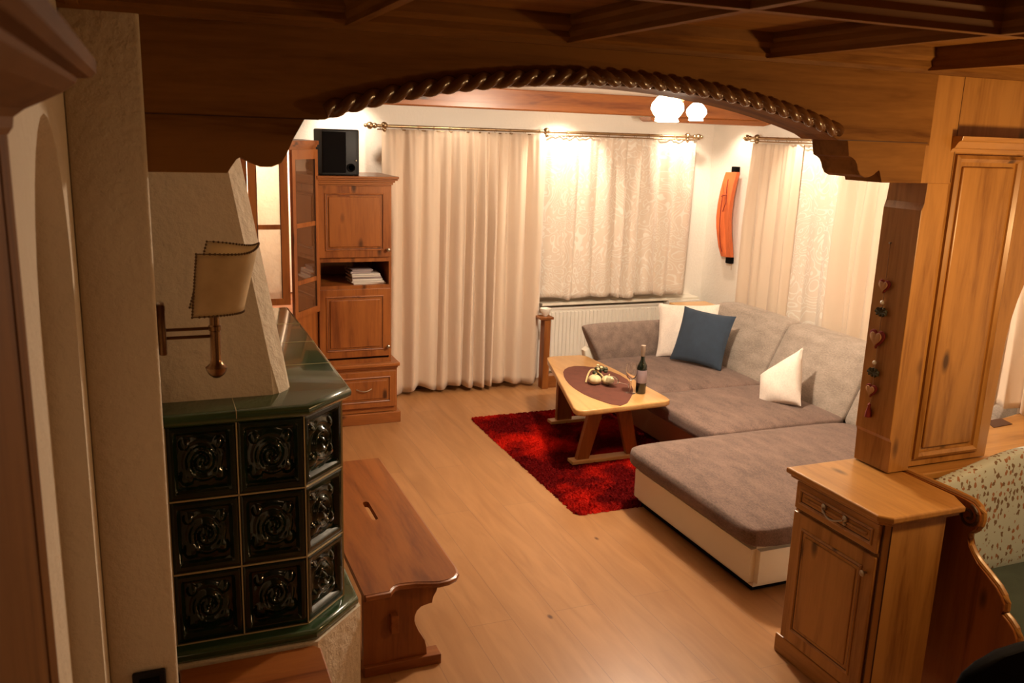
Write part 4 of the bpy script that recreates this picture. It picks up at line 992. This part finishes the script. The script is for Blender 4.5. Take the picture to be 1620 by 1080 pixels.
# ------------------------------------------------------------------ dining corner
wd = thing('wall_ledge', 'wide pine ledge running behind the patterned bench back', 'shelf', (3.9, 3.1, .9))
bm = B(); prism(bm, [(3.195, 2.80), (4.62, 2.80), (4.62, 3.38), (3.195, 3.05)], 'Z', .912, .948, bev=.006); link('board', bm, 'pineX', wd)
bm = B(); prism(bm, [(4.14, 3.20), (4.30, 3.215), (4.33, 3.31), (4.20, 3.30)], 'Z', .9485, .951); link('vent_grille', bm, 'groove', wd)
bm = B(); prism(bm, [(3.15, 2.90), (4.62, 2.90), (4.62, 3.0), (3.15, 3.0)], 'Z', 0, .912); struct('wall_low', bm, 'wallw')
curtain('curtain', 'pale curtain at the far right edge seen past the pine screen', 'drape', 'Y', 4.50, 3.01, 3.62, 2.4, .96, 4.5, 31, .05)
cbn = thing('corner_bench', 'dining corner bench with scroll-carved pine end and teal seat', 'bench', (3.5, 2.5, 0))
sp_ = [(2.871, .946), (2.75, .948), (2.645, .950), (2.56, .951), (2.513, .950), (2.475, .948), (2.447, .935), (2.430, .912), (2.427, .888), (2.432, .86), (2.445, .838), (2.462, .822), (2.478, .808), (2.476, .785), (2.463, .755), (2.44, .728), (2.406, .702), (2.35, .672), (2.304, .645), (2.275, .618), (2.258, .592), (2.256, .565), (2.272, .545), (2.255, .545), (2.229, .532), (2.20, .51), (2.18, .48), (2.172, .44), (2.18, .40), (2.20, .36), (2.22, .30), (2.22, 0), (2.871, 0)]
bm = B(); prism(bm, sp_, 'X', 3.15, 3.19, bev=.005, seg=3); link('scroll_end', bm, 'oldZ', cbn, smooth=False)
bm = B(); tube(bm, [(3.172, y, z+.004) for y, z in sp_[:28]], .013, 8); link('edge_bead', bm, 'pineY', cbn, smooth=True)
bm = B(); sw_ = []
for i in range(40):
    t = i/39; a = rad(100+560*t); r = .052*(1-t*.82); sw_.append((3.150, 2.485-r*math.cos(a)*-1-.0, .888+r*math.sin(a)))
tube(bm, sw_, .007, 8); link('carved_scroll', bm, 'groove', cbn, smooth=True)
bm = soft_box(3.20, 4.45, 2.15, 2.74, .38, .455, .03, .015); link('seat_cushion', bm, 'teal', cbn, smooth=True)
def bb(p):
    t = (p.z-.44)/.56; return Vector((p.x, p.y+.03*t, p.z+t*(.13*min(1, max(0, (p.x-3.22)/.5))-.005)))
bm = soft_box(3.20, 4.45, 2.68, 2.765, .44, .925, .035, 0, fn=bb); link('patterned_backrest', bm, 'print', cbn, smooth=True, mods=[('SUBSURF', dict(levels=1, render_levels=1))])
bm = B(); bx(bm, 3.20, 4.45, 2.2, 2.765, .0, .38); link('seat_box', bm, 'oldX', cbn)
# dark dining chair, only its top shows
dc = thing('dining_chair', 'black rounded chair back rising at the bottom right corner', 'chair', (2.45, 1.45, 0))
rail = []
bm = B()
rp = [(2.12, .78), (2.125, .85), (2.15, .895), (2.20, .925), (2.28, .94), (2.38, .945), (2.50, .945), (2.58, .93), (2.62, .89), (2.63, .78), (2.60, .70), (2.15, .70)]
prism(bm, rp, 'Y', 1.60, 1.64, bev=.012, seg=3); link('backrest', bm, 'blackm', dc, smooth=True)
for x in (2.16, 2.57): box_part('rear_leg', 'blackm', dc, x-.02, x+.02, 1.60, 1.64, 0, .72)
for x in (2.16, 2.57): box_part('front_leg', 'blackm', dc, x-.02, x+.02, 1.22, 1.26, 0, .43)
bm = soft_box(2.13, 2.60, 1.2, 1.64, .42, .47, .02, .01); link('seat', bm, 'blackm', dc, smooth=True)
